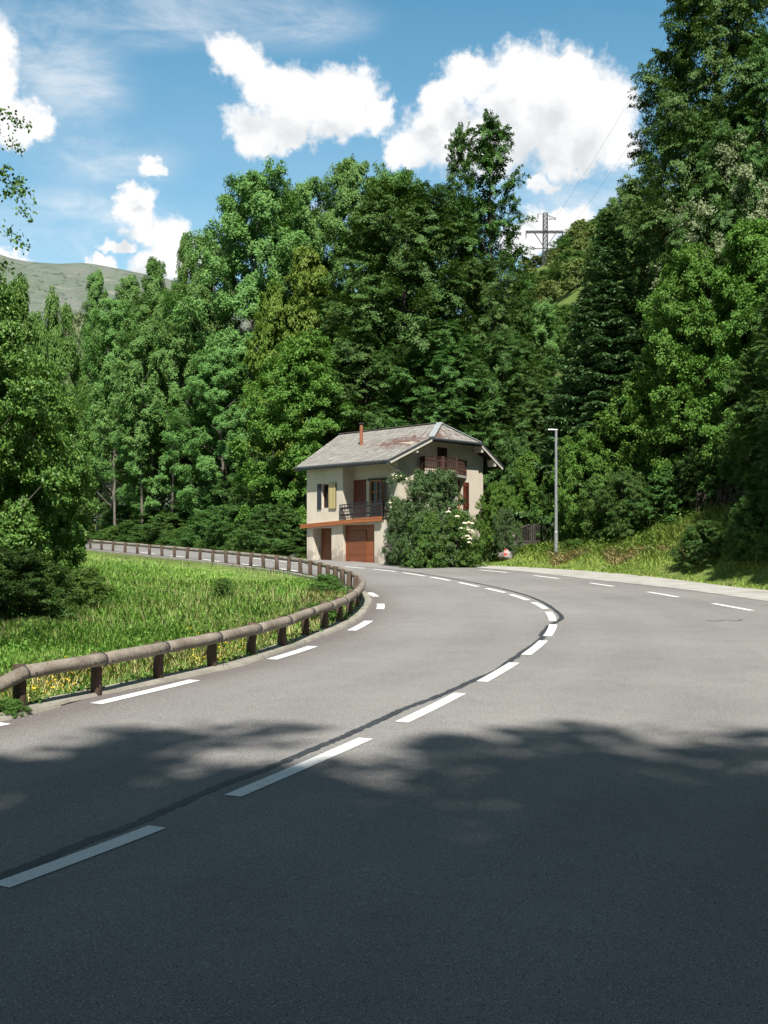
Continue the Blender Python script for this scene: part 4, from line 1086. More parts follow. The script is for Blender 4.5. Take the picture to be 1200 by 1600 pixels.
def crown_prof(kind, u):
    if kind == 'dome': return math.sqrt(max(0.02, 1 - (max(0, u - 0.35) / 0.66) ** 2)) * (0.78 + 0.22 * min(1, u / .3))
    if kind == 'oval': return max(.12, math.sin(math.pi * (0.10 + 0.86 * u) ** 0.9)) ** 0.75
    if kind == 'spire': return max(0.10, (1 - u) ** 0.62 * (0.8 + 0.2 * min(1, u / .2)))
    if kind == 'ragged': return (1.0 if u < .45 else .22 + .78 * (1 - (u - .45) / .55) ** 1.1) * (0.7 + .3 * min(1, u / .2))
    if kind == 'column': return max(0.16, (1 - max(0, u - .55) / .50) ** 0.8) * (0.75 + .25 * min(1, u / .25))
    if kind == 'bush': return math.sqrt(max(0.03, 1 - u * u * .97))
    return 1
def make_tree(name, H, Rr, hb, seed, n_leaf, size, leafm, barkm, prof='oval', limbs=40, rise=0.5, lobe=.20, spray=(.55, .40, .22), axis_up=.3, nrm=(1.0, .5, .8), aspect=.55, trunk_r=.22, lobes_per=3, twigs=9, stems=1, gap=0.0, inner=.45):
    """returns (trunk mesh, crown mesh), base at the origin"""
    rg = random.Random(seed); rng = np.random.default_rng(seed)
    mb = MB(); lob = []
    sts = [(0, 0, 0, 0)] if stems == 1 else [(rg.uniform(-.35, .35) * Rr * .4, rg.uniform(-.35, .35) * Rr * .4, rg.uniform(-.4, .4), rg.uniform(-.4, .4)) for _ in range(stems)]
    axis = []
    for (x, y, lx_, ly_) in sts:
        pts = []; k = 7
        wx_, wy_ = rg.uniform(-1, 1) * .02 * H, rg.uniform(-1, 1) * .02 * H
        for i in range(k + 1):
            f = i / k; pts.append((x + lx_ * Rr * f + wx_ * math.sin(f * 5), y + ly_ * Rr * f + wy_ * math.sin(f * 4 + 1), -0.3 + (H * .96 + .3) * f))
        r0 = trunk_r / math.sqrt(stems)
        mb.tube(pts, [r0 * 1.35] + [r0 * (1 - .9 * (i / k) ** .9) + .012 for i in range(1, k + 1)], 8, caps=False); axis.append(pts)
    def trunk_at(z, a):
        f = min(1, max(0, (z + .3) / (H * .96 + .3))) * (len(a) - 1); i = min(int(f), len(a) - 2); k = f - i
        return [a[i][j] * (1 - k) + a[i + 1][j] * k for j in range(3)]
    ga = rg.uniform(0, 6)
    for i in range(limbs):
        u = ((i + rg.uniform(.1, .9)) / limbs) ** 0.9
        az = ga + i * 2.399963 + rg.uniform(-.4, .4)
        rad = Rr * crown_prof(prof, u) * rg.uniform(.72, 1.06)
        z = hb + u * (H - hb) * .97
        a = axis[i % len(axis)]
        zb = max(hb * .55 + .1, z - rise * rad - .04 * H); zb = min(zb, H * .94)
        P0 = trunk_at(zb, a); tip = (P0[0] * .6 + math.cos(az) * rad, P0[1] * .6 + math.sin(az) * rad, z)
        bend = 0.12 * rad * (1 if rise > 0 else -1)
        pts = []
        for k in range(5):
            f = k / 4; pts.append((P0[0] + (tip[0] - P0[0]) * f, P0[1] + (tip[1] - P0[1]) * f, P0[2] + (tip[2] - P0[2]) * f - bend * math.sin(f * math.pi) * .6))
        rr = max(.015, trunk_r * .32 * (1 - u * .7))
        mb.tube(pts, [rr, rr * .8, rr * .6, rr * .4, rr * .2], 5, caps=False)
        for j in range(lobes_per):
            f = 1.0 if j == 0 else rg.uniform(inner, .92)
            k = f * 4; k0 = min(int(k), 3); w = k - k0
            c = [pts[k0][q] * (1 - w) + pts[k0 + 1][q] * w for q in range(3)]
            lr = lobe * Rr * rg.uniform(.65, 1.25) * (.6 + .4 * crown_prof(prof, u))
            lob.append((c[0] + rg.gauss(0, .25) * lr, c[1] + rg.gauss(0, .25) * lr, c[2] + rg.gauss(0, .25) * lr, lr, math.cos(az), math.sin(az)))
    for a in axis:
        for f in (.90, .96, 1.0):
            q = trunk_at(H * f, a); lob.append((q[0], q[1], q[2], lobe * Rr * .55, rg.uniform(-1, 1), rg.uniform(-1, 1)))
    lob = np.array(lob); nl = len(lob)
    # twigs on each lobe
    T = nl * twigs
    li = np.repeat(np.arange(nl), twigs)
    dirs = unit(rng.normal(size=(T, 3)) + np.stack([lob[li, 4] * .7, lob[li, 5] * .7, np.full(T, .35)], 1))
    tc = lob[li, :3] + dirs * (lob[li, 3] * rng.uniform(.35, 1.0, T) ** .6)[:, None]
    outv = np.stack([tc[:, 0], tc[:, 1], np.zeros(T)], 1); outv = unit(outv + 1e-4)
    ax = unit(outv * .8 + dirs * .6 + rng.normal(size=(T, 3)) * .3 + np.array([0, 0, axis_up]))
    upv = unit(np.array([0, 0, 1.0]) + rng.normal(size=(T, 3)) * .22 + ax * 0.0)
    sd = unit(np.cross(ax, upv)); up2 = np.cross(sd, ax)
    if gap > 0:
        keep = rng.random(T) > gap; tc, ax, sd, up2, outv, dirs = [q[keep] for q in (tc, ax, sd, up2, outv, dirs)]; T = len(tc)
    ti = rng.integers(0, T, n_leaf)
    e = rng.normal(size=(n_leaf, 3)) * .5
    la = rng.uniform(-1, 1, n_leaf)
    taper = 1 - .55 * np.clip(la, -.2, 1)
    pos = tc[ti] + ax[ti] * (la * spray[0])[:, None] + sd[ti] * (e[:, 1] * spray[1] * taper)[:, None] + up2[ti] * (e[:, 2] * spray[2])[:, None]
    pos[:, 2] -= (np.clip(la + .3, 0, 2) ** 2) * spray[0] * .16
    pos[:, 2] = np.maximum(pos[:, 2], .05)
    n_ = up2[ti] * nrm[0] + outv[ti] * nrm[1] + dirs[ti] * .3 + rng.normal(size=(n_leaf, 3)) * nrm[2]
    tg = ax[ti] * .8 + sd[ti] * (np.sign(e[:, 1]) * .7)[:, None] + rng.normal(size=(n_leaf, 3)) * .35 - np.array([0, 0, .15])
    V = leaves(pos, n_, tg, size * rng.uniform(.7, 1.3, n_leaf), aspect, rng)
    crown = np_mesh(name + '_crown', V, 4, leafm, parent=False)
    tm = bpy.data.meshes.new(name + '_trunk'); tm.from_pydata(mb.v, [], mb.f); tm.materials.append(barkm)
    tm.polygons.foreach_set('use_smooth', [True] * len(tm.polygons)); tm.update()
    return dict(trunk=tm, crown=crown, H=H, R=Rr)

def make_spruce(name, H, Rr, hb, seed, n_leaf, leafm, barkm):
    rg = random.Random(seed); rng = np.random.default_rng(seed); mb = MB()
    mb.tube([(0, 0, -.3), (0, 0, H * .5), (0, 0, H)], [.24, .13, .015], 8, caps=False)
    nodes = []; wt = []
    z = hb; w = 0
    while z < H * .985:
        u = (z - hb) / (H - hb); rad = Rr * (1 - u) ** .85 + .12
        nb = 9 if u < .7 else 6
        for k in range(nb):
            az = w * .7 + k * 2 * math.pi / nb + rg.uniform(-.25, .25); rr = rad * rg.uniform(.75, 1.08)
            d = np.array([math.cos(az), math.sin(az), 0])
            pts = []
            for q in range(7):
                f = q / 6; pts.append(np.array([0, 0, z + .04 * H * (1 - u) * .3]) + d * rr * f + np.array([0, 0, -.38 * rr * f + .22 * rr * f ** 2.4 + (.35 * rr * f if u > .75 else 0)]))
            mb.tube([tuple(p) for p in pts], [.03 * (1 - .8 * q / 6) + .006 for q in range(7)], 4, caps=False)
            nodes.append((pts, d, rr)); wt.append(rr ** 1.7 + .15)
        z += (.30 + .42 * (1 - u)) * H / 18; w += 1
    wt = np.array(wt) / sum(wt); bi = rng.choice(len(nodes), n_leaf, p=wt)
    P = np.array([n[0] for n in nodes]); D = np.array([n[1] for n in nodes]); RR = np.array([n[2] for n in nodes])
    f = rng.uniform(.12, 1, n_leaf) ** .8; k = np.minimum((f * 6).astype(int), 5); q = (f * 6 - k)[:, None]
    pos = P[bi, k] * (1 - q) + P[bi, k + 1] * q
    sd = np.stack([-D[bi, 1], D[bi, 0], np.zeros(n_leaf)], 1)
    half = .34 * RR[bi] * np.sin(np.pi * (f * .8 + .12)) * rng.uniform(-1, 1, n_leaf)
    pos = pos + sd * half[:, None]; pos[:, 2] += -np.abs(half) * .25 - rng.exponential(.10, n_leaf) * (RR[bi] > .6)
    tg = D[bi] * .7 + sd * np.sign(half)[:, None] * .8 + rng.normal(size=(n_leaf, 3)) * .25; tg[:, 2] -= .25
    n_ = np.array([0, 0, 1.0]) + rng.normal(size=(n_leaf, 3)) * .5
    V = leaves(pos, n_, tg, rng.uniform(.20, .42, n_leaf), .24, rng, .1)
    crown = np_mesh(name + '_crown', V, 4, leafm, parent=False)
    tm = bpy.data.meshes.new(name + '_trunk'); tm.from_pydata(mb.v, [], mb.f); tm.materials.append(barkm); tm.update()
    return dict(trunk=tm, crown=crown, H=H, R=Rr)

PT = {}
BEECH = dict(rise=.28, lobe=.24, spray=(.85, .55, .10), axis_up=-.02, nrm=(1.3, .45, .42), limbs=52, lobes_per=3, twigs=10)
PT['beech_a'] = make_tree('beech_a', 24, 6.5, 2.0, 1, 240000, .170, L['beech'], M['bark_dark'], 'oval', trunk_r=.40, **BEECH)
PT['beech_b'] = make_tree('beech_b', 22, 6.0, 1.2, 2, 190000, .160, L['beech'], M['bark_dark'], 'dome', trunk_r=.40, **BEECH)
PT['beech_spire'] = make_tree('beech_spire', 27, 5.0, 2.0, 3, 100000, .170, L['beech'], M['bark_dark'], 'ragged', trunk_r=.30, **{**BEECH, 'limbs': 64, 'gap': .30, 'rise': .85, 'lobe': .115, 'spray': (.80, .32, .12), 'axis_up': .25, 'inner': .45, 'lobes_per': 3, 'twigs': 7})
ASH = dict(rise=.95, lobe=.20, spray=(.50, .34, .30), axis_up=.75, nrm=(.65, 1.0, .5), limbs=52, lobes_per=3, twigs=10)
PT['ash_a'] = make_tree('ash_a', 23, 5.0, 3.5, 4, 190000, .155, L['ash'], M['bark'], 'oval', trunk_r=.30, **ASH)
PT['ash_b'] = make_tree('ash_b', 22, 4.4, 5.0, 5, 160000, .155, L['ash'], M['bark'], 'dome', trunk_r=.28, **{**ASH, 'gap': .06})
PT['poplar'] = make_tree('poplar', 22, 2.9, 6.0, 6, 95000, .155, L['ash'], M['bark'], 'column', trunk_r=.20, **{**ASH, 'limbs': 44, 'gap': .15})
PT['maple'] = make_tree('maple', 14, 4.6, .8, 7, 165000, .145, L['maple'], M['bark_dark'], 'oval', trunk_r=.24, rise=.55, lobe=.23, spray=(.42, .42, .22), axis_up=.25, nrm=(1.0, .6, .7), limbs=46, lobes_per=3, twigs=10, aspect=.8)
PT['lime'] = make_tree('lime', 15, 4.2, 1.0, 8, 100000, .18, L['lime'], M['bark_dark'], 'oval', trunk_r=.22, rise=.5, lobe=.25, spray=(.45, .4, .18), axis_up=.1, nrm=(1.0, .5, .6), limbs=36, lobes_per=3, twigs=8, aspect=.85)
PT['silver'] = make_tree('silver', 15, 5.0, 2.5, 9, 130000, .15, L['silver'], M['bark'], 'dome', trunk_r=.26, rise=.5, lobe=.24, spray=(.50, .36, .22), axis_up=.15, nrm=(.8, .6, .8), limbs=40, lobes_per=3, twigs=9)
PT['spruce'] = make_spruce('spruce', 19, 4.3, .8, 10, 130000, L['spruce'], M['bark_dark'])
PT['oak'] = make_tree('oak', 11, 3.6, .6, 11, 140000, .13, L['oak'], M['bark'], 'oval', trunk_r=.16, rise=.55, lobe=.22, spray=(.36, .26, .18), axis_up=.1, nrm=(.8, .6, .8), limbs=46, lobes_per=3, twigs=11, aspect=.62)
PT['near'] = make_tree('near', 15, 4.6, 5.0, 12, 40000, .085, L['shrub'], M['bark'], 'oval', trunk_r=.20, rise=.4, lobe=.20, spray=(.30, .18, .14), axis_up=-.1, nrm=(.8, .5, .8), limbs=34, lobes_per=3, twigs=8, aspect=.7, gap=.25)
PT['bush_a'] = make_tree('bush_a', 4.0, 2.4, .05, 13, 45000, .115, L['shrub'], M['bark_dark'], 'bush', trunk_r=.10, rise=.6, lobe=.28, spray=(.26, .22, .12), axis_up=.25, nrm=(.9, .6, .7), limbs=34, lobes_per=3, twigs=9, stems=4)
PT['bush_b'] = make_tree('bush_b', 5.0, 2.2, .1, 14, 45000, .105, L['lilac'], M['bark_dark'], 'oval', trunk_r=.10, rise=.8, lobe=.26, spray=(.24, .18, .14), axis_up=.5, nrm=(.7, .7, .8), limbs=34, lobes_per=3, twigs=9, stems=5)
PT['lilac_bush'] = make_tree('lilac_bush', 5.0, 2.3, .1, 24, 75000, .095, L['lilac'], M['bark_dark'], 'bush', trunk_r=.10, rise=.6, lobe=.24, spray=(.22, .18, .12), axis_up=.35, nrm=(.9, .7, .6), limbs=44, lobes_per=3, twigs=10, stems=5)
PT['bush_dark'] = make_tree('bush_dark', 5.0, 3.2, .1, 15, 90000, .12, L['beech'], M['bark_dark'], 'bush', trunk_r=.10, rise=.5, lobe=.26, spray=(.34, .28, .10), axis_up=.1, nrm=(1.0, .4, .6), limbs=40, lobes_per=3, twigs=9, stems=4)
PT['scrub'] = make_tree('scrub', 3.0, 2.0, .05, 16, 14000, .19, L['scrub'], M['bark_dark'], 'bush', trunk_r=.08, rise=.5, lobe=.3, spray=(.3, .25, .14), axis_up=.2, limbs=20, lobes_per=2, twigs=7, stems=3)
PT['maple_bush'] = make_tree('maple_bush', 6.5, 3.3, .1, 17, 110000, .12, L['maple'], M['bark_dark'], 'oval', trunk_r=.12, rise=.6, lobe=.25, spray=(.34, .32, .16), axis_up=.3, nrm=(.9, .6, .7), limbs=40, lobes_per=3, twigs=9, aspect=.75, stems=3)
PT['shade'] = make_tree('shade', 24, 8.0, 7.0, 18, 170000, .33, L['beech'], M['bark_dark'], 'dome', trunk_r=.45, rise=.3, lobe=.24, spray=(1.0, .7, .2), axis_up=0, limbs=50, lobes_per=3, twigs=9)

tree_rng = random.Random(77)
def plant(proto, name, x, y, H, width, label, cat, group=None, rot=None, base=None, lean=(0, 0)):
    p = PT[proto]; z = gz1(x, y) if base is None else base
    o = thing(name, (x, y, z - .05), label, cat, group)
    sxy = width / (2 * p['R']); o.scale = (sxy, sxy, H / p['H'])
    o.rotation_euler = (lean[0], lean[1], tree_rng.uniform(0, 6.28) if rot is None else rot)
    for k in ('trunk', 'crown'):
        c = bpy.data.objects.new(k, p[k]); COL.objects.link(c); c.parent = o
    return o
def tree(proto, name, px, pytop, Y, wpx, label, cat='tree', group=None, rot=None, lean=(0, 0)):
    if proto in ('ash_a', 'ash_b'): wpx *= 1.22
    if proto.startswith('bush') and Y < 64 and px < 800: wpx *= .8
    x = (px - HX) / F * Y; z = gz1(x, Y); zt = EYE + (HY - pytop) / F * Y
    return plant(proto, name, x, Y, zt - z, wpx / F * Y, label, cat, group, rot, lean=lean)

GF = 'woodland trees behind the house'; GL = 'tall trees beyond the far left road'; GH = 'trees on the right hillside'
# --- the wood behind the house
tree('ash_a', 'ash_tree', 398, 262, 98, 200, 'broad mid-green ash crown left of the dark beech, tallest of the left wood', group=GF, rot=.4)
tree('ash_b', 'ash_tree', 330, 372, 104, 120, 'mid-green ash standing left of the tallest ash crown', group=GF, rot=1.9)
tree('ash_b', 'ash_tree', 470, 280, 103, 140, 'mid-green ash crown just right of the tallest ash', group=GF, rot=4.0)
tree('ash_a', 'ash_tree', 552, 246, 102, 150, 'mid-green ash top showing above the left shoulder of the dark beech', group=GF, rot=2.7)
tree('ash_b', 'ash_tree', 618, 262, 108, 130, 'ash top peeping over the middle of the dark beech', group=GF, rot=5.0)
tree('beech_a', 'beech_tree', 625, 282, 84, 300, 'large dark layered beech directly behind the house roof', group=GF, rot=.9)
tree('beech_spire', 'beech_tree', 768, 168, 86, 190, 'tallest dark beech with a ragged spire against the white cloud', group=GF, rot=2.2)
tree('beech_spire', 'beech_tree', 722, 182, 88, 110, 'thinner second spire just left of the tallest dark beech', group=GF, rot=4.2)
tree('beech_b', 'beech_tree', 700, 300, 90, 200, 'dark beech filling the gap left of the ragged spire', group=GF, rot=3.1)
tree('beech_b', 'beech_tree', 770, 400, 81, 160, 'dark beech below the ragged spire', group=GF, rot=5.2)
tree('lime', 'lime_tree', 483, 392, 91, 130, 'yellow-green lime tree between the ash crowns and dark beech', group=GF, rot=1.0)
tree('lime', 'lime_tree', 425, 445, 90, 90, 'yellow-green lime tree low in front of the tallest ash', group=GF, rot=3.0)
tree('maple', 'maple_tree', 478, 522, 79, 200, 'bright green maple left of the house above its eaves', group=GF, rot=.2)
tree('maple', 'maple_tree', 545, 590, 82, 130, 'green maple just behind the chimney of the house', group=GF, rot=2.0)
tree('beech_b', 'beech_tree', 570, 480, 80, 170, 'dark beech rising behind the chimney', group=GF, rot=1.3)
tree('beech_a', 'beech_tree', 690, 500, 78, 190, 'low dark beech right behind the roof ridge', group=GF, rot=4.4)
tree('beech_b', 'beech_tree', 790, 520, 76, 170, 'dark drooping beech right of the gable', group=GF, rot=2.9)
tree('ash_b', 'ash_tree', 838, 470, 88, 100, 'mid-green ash between the gable and the spruce', group=GF, rot=.7)
tree('beech_b', 'beech_tree', 840, 590, 74, 120, 'dark small beech behind the lamp and gable', group=GF, rot=.1)
# --- left
tree('poplar', 'poplar_tree', 152, 418, 114, 62, 'slender poplar at the left end of the far row, leftmost tip', group=GL, rot=.3)
tree('poplar', 'poplar_tree', 200, 425, 112, 80, 'poplar second from the left end of the far row', group=GL, rot=1.3)
tree('ash_b', 'ash_tree', 182, 470, 108, 110, 'leafy ash with a bare pale trunk beside the utility pole', group=GL, rot=2.3)
tree('poplar', 'poplar_tree', 240, 396, 110, 72, 'tallest slim poplar in the middle of the far left row', group=GL, rot=3.3)
tree('ash_b', 'ash_tree', 248, 455, 104, 120, 'ash with two bare trunks in the middle of the far left row', group=GL, rot=4.3)
tree('poplar', 'poplar_tree', 292, 360, 112, 54, 'thin ragged poplar tip left of the tall ash crowns', group=GL, rot=5.3)
tree('ash_b', 'ash_tree', 300, 440, 101, 110, 'mid-green ash below the thin ragged poplar tip', group=GL, rot=.9)
tree('ash_a', 'ash_tree', 345, 540, 92, 140, 'pale-lit ash low in front of the left wood', group=GL, rot=2.6)
tree('ash_b', 'ash_tree', 240, 600, 98, 110, 'low ash with pale drooping sprays above the far guardrail', group=GL, rot=3.7)
tree('oak', 'alder_tree', 84, 462, 43, 105, 'second glossy-leaved crown rising right of the near left tree top', rot=4.1)
tree('oak', 'alder_tree', 20, 440, 46, 150, 'glossy-leaved crown behind the near left tree', rot=5.6)
tree('silver', 'ash_tree', 122, 490, 135, 110, 'pale distant tree glimpsed between the near left tree and the poplars', group=GL, rot=0)
for px, pt, Y, w, rt, lb in ((140, 560, 138, 130, .2, 'dark beech far behind the utility pole'), (215, 540, 132, 140, 1.2, 'dark beech far behind the bare trunks, left of two'), (280, 520, 128, 140, 2.2, 'dark beech far behind the bare trunks, right of two'), (345, 520, 118, 140, 3.2, 'dark beech far behind the pale-lit low ash')):
    tree('beech_b', 'beech_tree', px, pt, Y, w, lb, group=GL, rot=rt)
# --- near left
plant('oak', 'alder_tree', -13.4, 37, 11.0, 6.2, 'near leafy tree at the left edge with glossy olive leaves', 'tree', None, rot=.5)
plant('oak', 'alder_tree', -11.9, 40, 8.3, 4.0, 'smaller glossy-leaved tree just right of the near left tree', 'tree', None, rot=2.5)
plant('near', 'alder_tree', -10.75, 21.5, 14.8, 7.6, 'overhanging branch tips of a tree cut by the upper left edge', 'tree', None, rot=1.0)
plant('bush_dark', 'shrub', -9.9, 30.8, 2.0, 3.3, 'dark dense shrub on the meadow under the near left tree', 'shrub', None, rot=.4)
plant('bush_a', 'shrub', -9.0, 34.5, 1.35, 2.0, 'green shrub spilling right from the dark meadow shrub', 'shrub', None, rot=2.4)
# --- right hillside
tree('beech_a', 'beech_tree', 1125, -70, 66, 280, 'huge dark beech on the hillside filling the upper right corner', group=GH, rot=3.9)
tree('beech_b', 'beech_tree', 1060, 105, 76, 150, 'dark beech on the left flank of the upper right wood', group=GH, rot=1.1)
tree('beech_a', 'beech_tree', 1205, 40, 62, 170, 'dark beech at the right edge above the silvery tree', group=GH, rot=.6)
tree('beech_b', 'beech_tree', 1115, 165, 63, 170, 'olive-lit beech bough under the huge dark beech', group=GH, rot=4.8)
tree('silver', 'whitebeam_tree', 1180, 205, 63, 270, 'silvery grey-green whitebeam at the right edge', group=GH, rot=.3)
tree('maple', 'maple_tree', 1085, 385, 60, 190, 'bright green maple below the silvery whitebeam', group=GH, rot=1.4)
tree('maple', 'maple_tree', 1185, 345, 57.5, 210, 'bright green maple at the right edge under the whitebeam', group=GH, rot=3.4)
tree('beech_b', 'beech_tree', 1160, 480, 60, 170, 'dark shaded beech at the right edge above the grassy bank', group=GH, rot=2.0)
tree('beech_a', 'beech_tree', 1240, 420, 50, 180, 'dark shaded beech cut by the right edge', group=GH, rot=5.5)
tree('beech_b', 'beech_tree', 1085, 560, 72, 140, 'dark beech between the bright maple bush and the right edge', group=GH, rot=.8)
tree('spruce', 'spruce_tree', 950, 322, 67, 285, 'dark spruce with drooping layered boughs right of the pylon', group=GH, rot=0)
tree('ash_a', 'ash_tree', 1015, 330, 88, 120, 'green broadleaf crown just right of the spruce', group=GH, rot=1.9)
tree('ash_b', 'ash_tree', 985, 285, 105, 90, 'broadleaf crown on the skyline behind the spruce', group=GH, rot=2.9)
tree('maple_bush', 'maple_tree', 1015, 585, 64, 180, 'bright yellow-green maple bush above the grassy bank', group=GH, rot=.5)
tree('maple_bush', 'maple_tree', 1110, 660, 61, 120, 'half-shaded maple bush at the top of the grassy bank', group=GH, rot=2.5)
tree('maple_bush', 'shrub', 912, 665, 64, 110, 'mid-green shrub right behind the street lamp', 'shrub', rot=1.2)
tree('bush_dark', 'shrub', 895, 720, 65, 110, 'dark shrub at the foot of the street lamp', 'shrub', rot=2.2)
tree('maple_bush', 'shrub', 838, 712, 67, 90, 'lime-tipped shrub left of the street lamp over the gate', 'shrub', rot=4.2)
tree('bush_dark', 'shrub', 860, 740, 70, 110, 'dark shrub behind the wooden gate', 'shrub', rot=5.2)
tree('bush_dark', 'shrub', 800, 690, 72, 90, 'dark shrub between gable and gate', 'shrub', rot=.2)
tree('bush_dark', 'shrub', 1095, 815, 51, 80, 'low dark shrub in the shade on the grassy bank', 'shrub', rot=1.2)
tree('bush_dark', 'shrub', 1190, 770, 47.5, 100, 'dark shrub at the right edge of the bank', 'shrub', rot=3.2)
for px, pt, Y, w, pr, lb in ((985, 740, 60.5, 100, 'bush_dark', 'dark shrub at the left end of the bank top'), (1045, 725, 59.5, 110, 'bush_dark', 'dark shrub behind the dusky stalks on the bank'), (1105, 690, 58.5, 110, 'bush_dark', 'tall dark shrub at the upper right of the bank'),
                             (1160, 650, 57, 110, 'bush_dark', 'tallest dark shrub at the right end of the bank top'), (945, 745, 62, 90, 'bush_a', 'green shrub between the lamp and the bank top')):
    tree(pr, 'shrub', px, pt, Y, w, lb, 'shrub', rot=px)
tree('beech_b', 'beech_tree', 1225, 560, 53, 150, 'dark shaded beech low at the right edge of the bank', group=GH, rot=1.7)
tree('bush_a', 'shrub', 897, 842, 61.5, 40, 'small bright shrub right of the lamp foot', 'shrub', rot=2.0)
# --- by the house
tree('lilac_bush', 'shrub', 680, 737, 60.8, 112, 'tall grey-green lilac bush before the gable', 'shrub', rot=.6)
tree('lilac_bush', 'shrub', 627, 782, 61.5, 56, 'small grey-green bush at the house corner', 'shrub', rot=3.0)
tree('bush_a', 'shrub', 714, 800, 60.2, 90, 'dense elder bush with cream flower heads right of the lilac', 'shrub', rot=.9)
tree('bush_a', 'shrub', 668, 803, 59.6, 86, 'mid-green bush at the foot of the lilac', 'shrub', rot=4.0)
tree('maple_bush', 'shrub', 778, 755, 66, 66, 'yellow-green bush right of the gable wall', 'shrub', rot=2.1)
tree('bush_b', 'sapling', 792, 795, 62.9, 54, 'small grey-leaved sapling standing over the painted boulder', 'sapling', rot=1.5)
# --- undergrowth along the far road
ug = [(250, 800, 97, 110, 'bush_dark', 'dark undergrowth bush under the two bare ash trunks'), (310, 770, 93, 130, 'bush_dark', 'dark undergrowth bush below the pale-lit low ash'), (365, 745, 90, 130, 'bush_dark', 'large dark undergrowth bush behind the middle of the far guardrail'),
      (425, 720, 86, 120, 'bush_dark', 'dark undergrowth bush under the bright maple'), (455, 775, 80, 80, 'bush_a', 'green bush close to the left corner of the house'), (205, 790, 106, 90, 'bush_dark', 'dark undergrowth bush right of the utility pole'),
      (405, 812, 77, 90, 'bush_a', 'low green bush on the far verge left of the house'), (350, 815, 82, 80, 'bush_a', 'low green bush on the far verge mid-way along the guardrail'), (292, 824, 88, 70, 'bush_a', 'lowest green bush on the far verge towards the utility pole'),
      (90, 770, 126, 120, 'bush_dark', 'dark bush behind the near left tree at the far bend'),
      (435, 790, 75, 110, 'bush_dark', 'dark bush at the edge of the far road left of the house'), (380, 790, 79.5, 110, 'bush_dark', 'dark roadside bush under the left part of the maple'), (325, 800, 84.5, 100, 'bush_dark', 'dark roadside bush above the middle of the far guardrail'),
      (265, 805, 91, 100, 'bush_dark', 'dark roadside bush left of the middle of the far guardrail'), (215, 815, 98.5, 80, 'bush_dark', 'dark roadside bush nearest the utility pole')]
PT['bare'] = make_tree('bare', 20, 3.0, 9.5, 21, 45000, .20, L['ash'], M['bark'], 'dome', trunk_r=.17, **{**ASH, 'gap': .2, 'limbs': 30})
tree('bare', 'ash_tree', 181, 560, 100, 80, 'slim tree with a long bare pale trunk left of the utility pole', group=GL, rot=.4, lean=(0, .02))
tree('bare', 'ash_tree', 226, 520, 96, 84, 'slim tree with a bare pale trunk leaning left over the far guardrail', group=GL, rot=1.4, lean=(0, -.06))
tree('bare', 'ash_tree', 268, 500, 95, 84, 'slim tree with a bare pale trunk right of the leaning one', group=GL, rot=2.4, lean=(0, -.03))

for px, pt, Y, w, pr, lb in ug: tree(pr, 'shrub', px, pt, Y, w, lb, 'shrub', 'undergrowth along the far road')
vb = [p for p in outer if 69 < p.y < 104]; nb_ = normals2(vb)
brg = random.Random(31)
for i in range(0, len(vb), 2):
    q = vb[i] + nb_[i] * brg.uniform(1.6, 3.0)
    if (q - HC).dot(fV) < 8.6 and (q - HC).dot(gV) > -2.5: continue
    plant('bush_dark' if i % 4 else 'bush_a', 'shrub', q.x, q.y, brg.uniform(.9, 1.7), brg.uniform(2.6, 4.2), 'low bush in the leafy row along the far verge of the road', 'shrub', 'low bushes along the far verge')
# --- scrub around the pylon
scr = random.Random(3)
names = ['on the skyline left of the pylon', 'left of the pylon foot', 'at the pylon foot', 'right of the pylon foot', 'below the pylon', 'on the skyline right of the pylon']
GS = 'scrub bushes on the pylon hillside'
for (px, pt, Y, w, pr) in [(835, 398, 236, 26, 'scrub'), (822, 408, 236, 22, 'scrub'), (862, 386, 242, 30, 'scrub'), (884, 372, 240, 34, 'scrub'), (905, 348, 236, 40, 'scrub'), (925, 322, 232, 44, 'bush_dark'), (945, 300, 228, 46, 'scrub'), (965, 285, 222, 50, 'bush_dark'),
                           (832, 420, 214, 30, 'scrub'), (890, 398, 215, 40, 'bush_a'), (908, 386, 212, 36, 'scrub'), (930, 365, 208, 44, 'scrub'), (948, 350, 200, 50, 'bush_a'),
                           (828, 440, 190, 40, 'scrub'), (880, 436, 190, 44, 'scrub'), (905, 425, 185, 46, 'bush_dark'), (925, 410, 180, 46, 'scrub'),
                           (830, 460, 168, 50, 'bush_a'), (862, 458, 165, 50, 'bush_a'), (895, 455, 160, 50, 'bush_a'), (845, 485, 142, 60, 'bush_a'), (880, 480, 138, 60, 'bush_a'), (820, 480, 150, 56, 'bush_a'),
                           (890, 420, 205, 30, 'bush_a'), (838, 470, 176, 34, 'scrub'), (876, 462, 174, 36, 'scrub'), (900, 445, 176, 36, 'scrub'), (860, 476, 155, 40, 'scrub'), (905, 470, 150, 44, 'scrub'), (830, 500, 130, 60, 'bush_a'), (865, 505, 125, 60, 'bush_a'), (900, 500, 122, 60, 'bush_a')]:
    x = (px - HX) / F * Y; z = gz1(x, Y); H = scr.uniform(2.2, 3.8)
    plant(pr, 'shrub', x, Y, H, w / F * Y * 1.25, 'scrubby bush on the sunny slope around the pylon', 'shrub', GS)
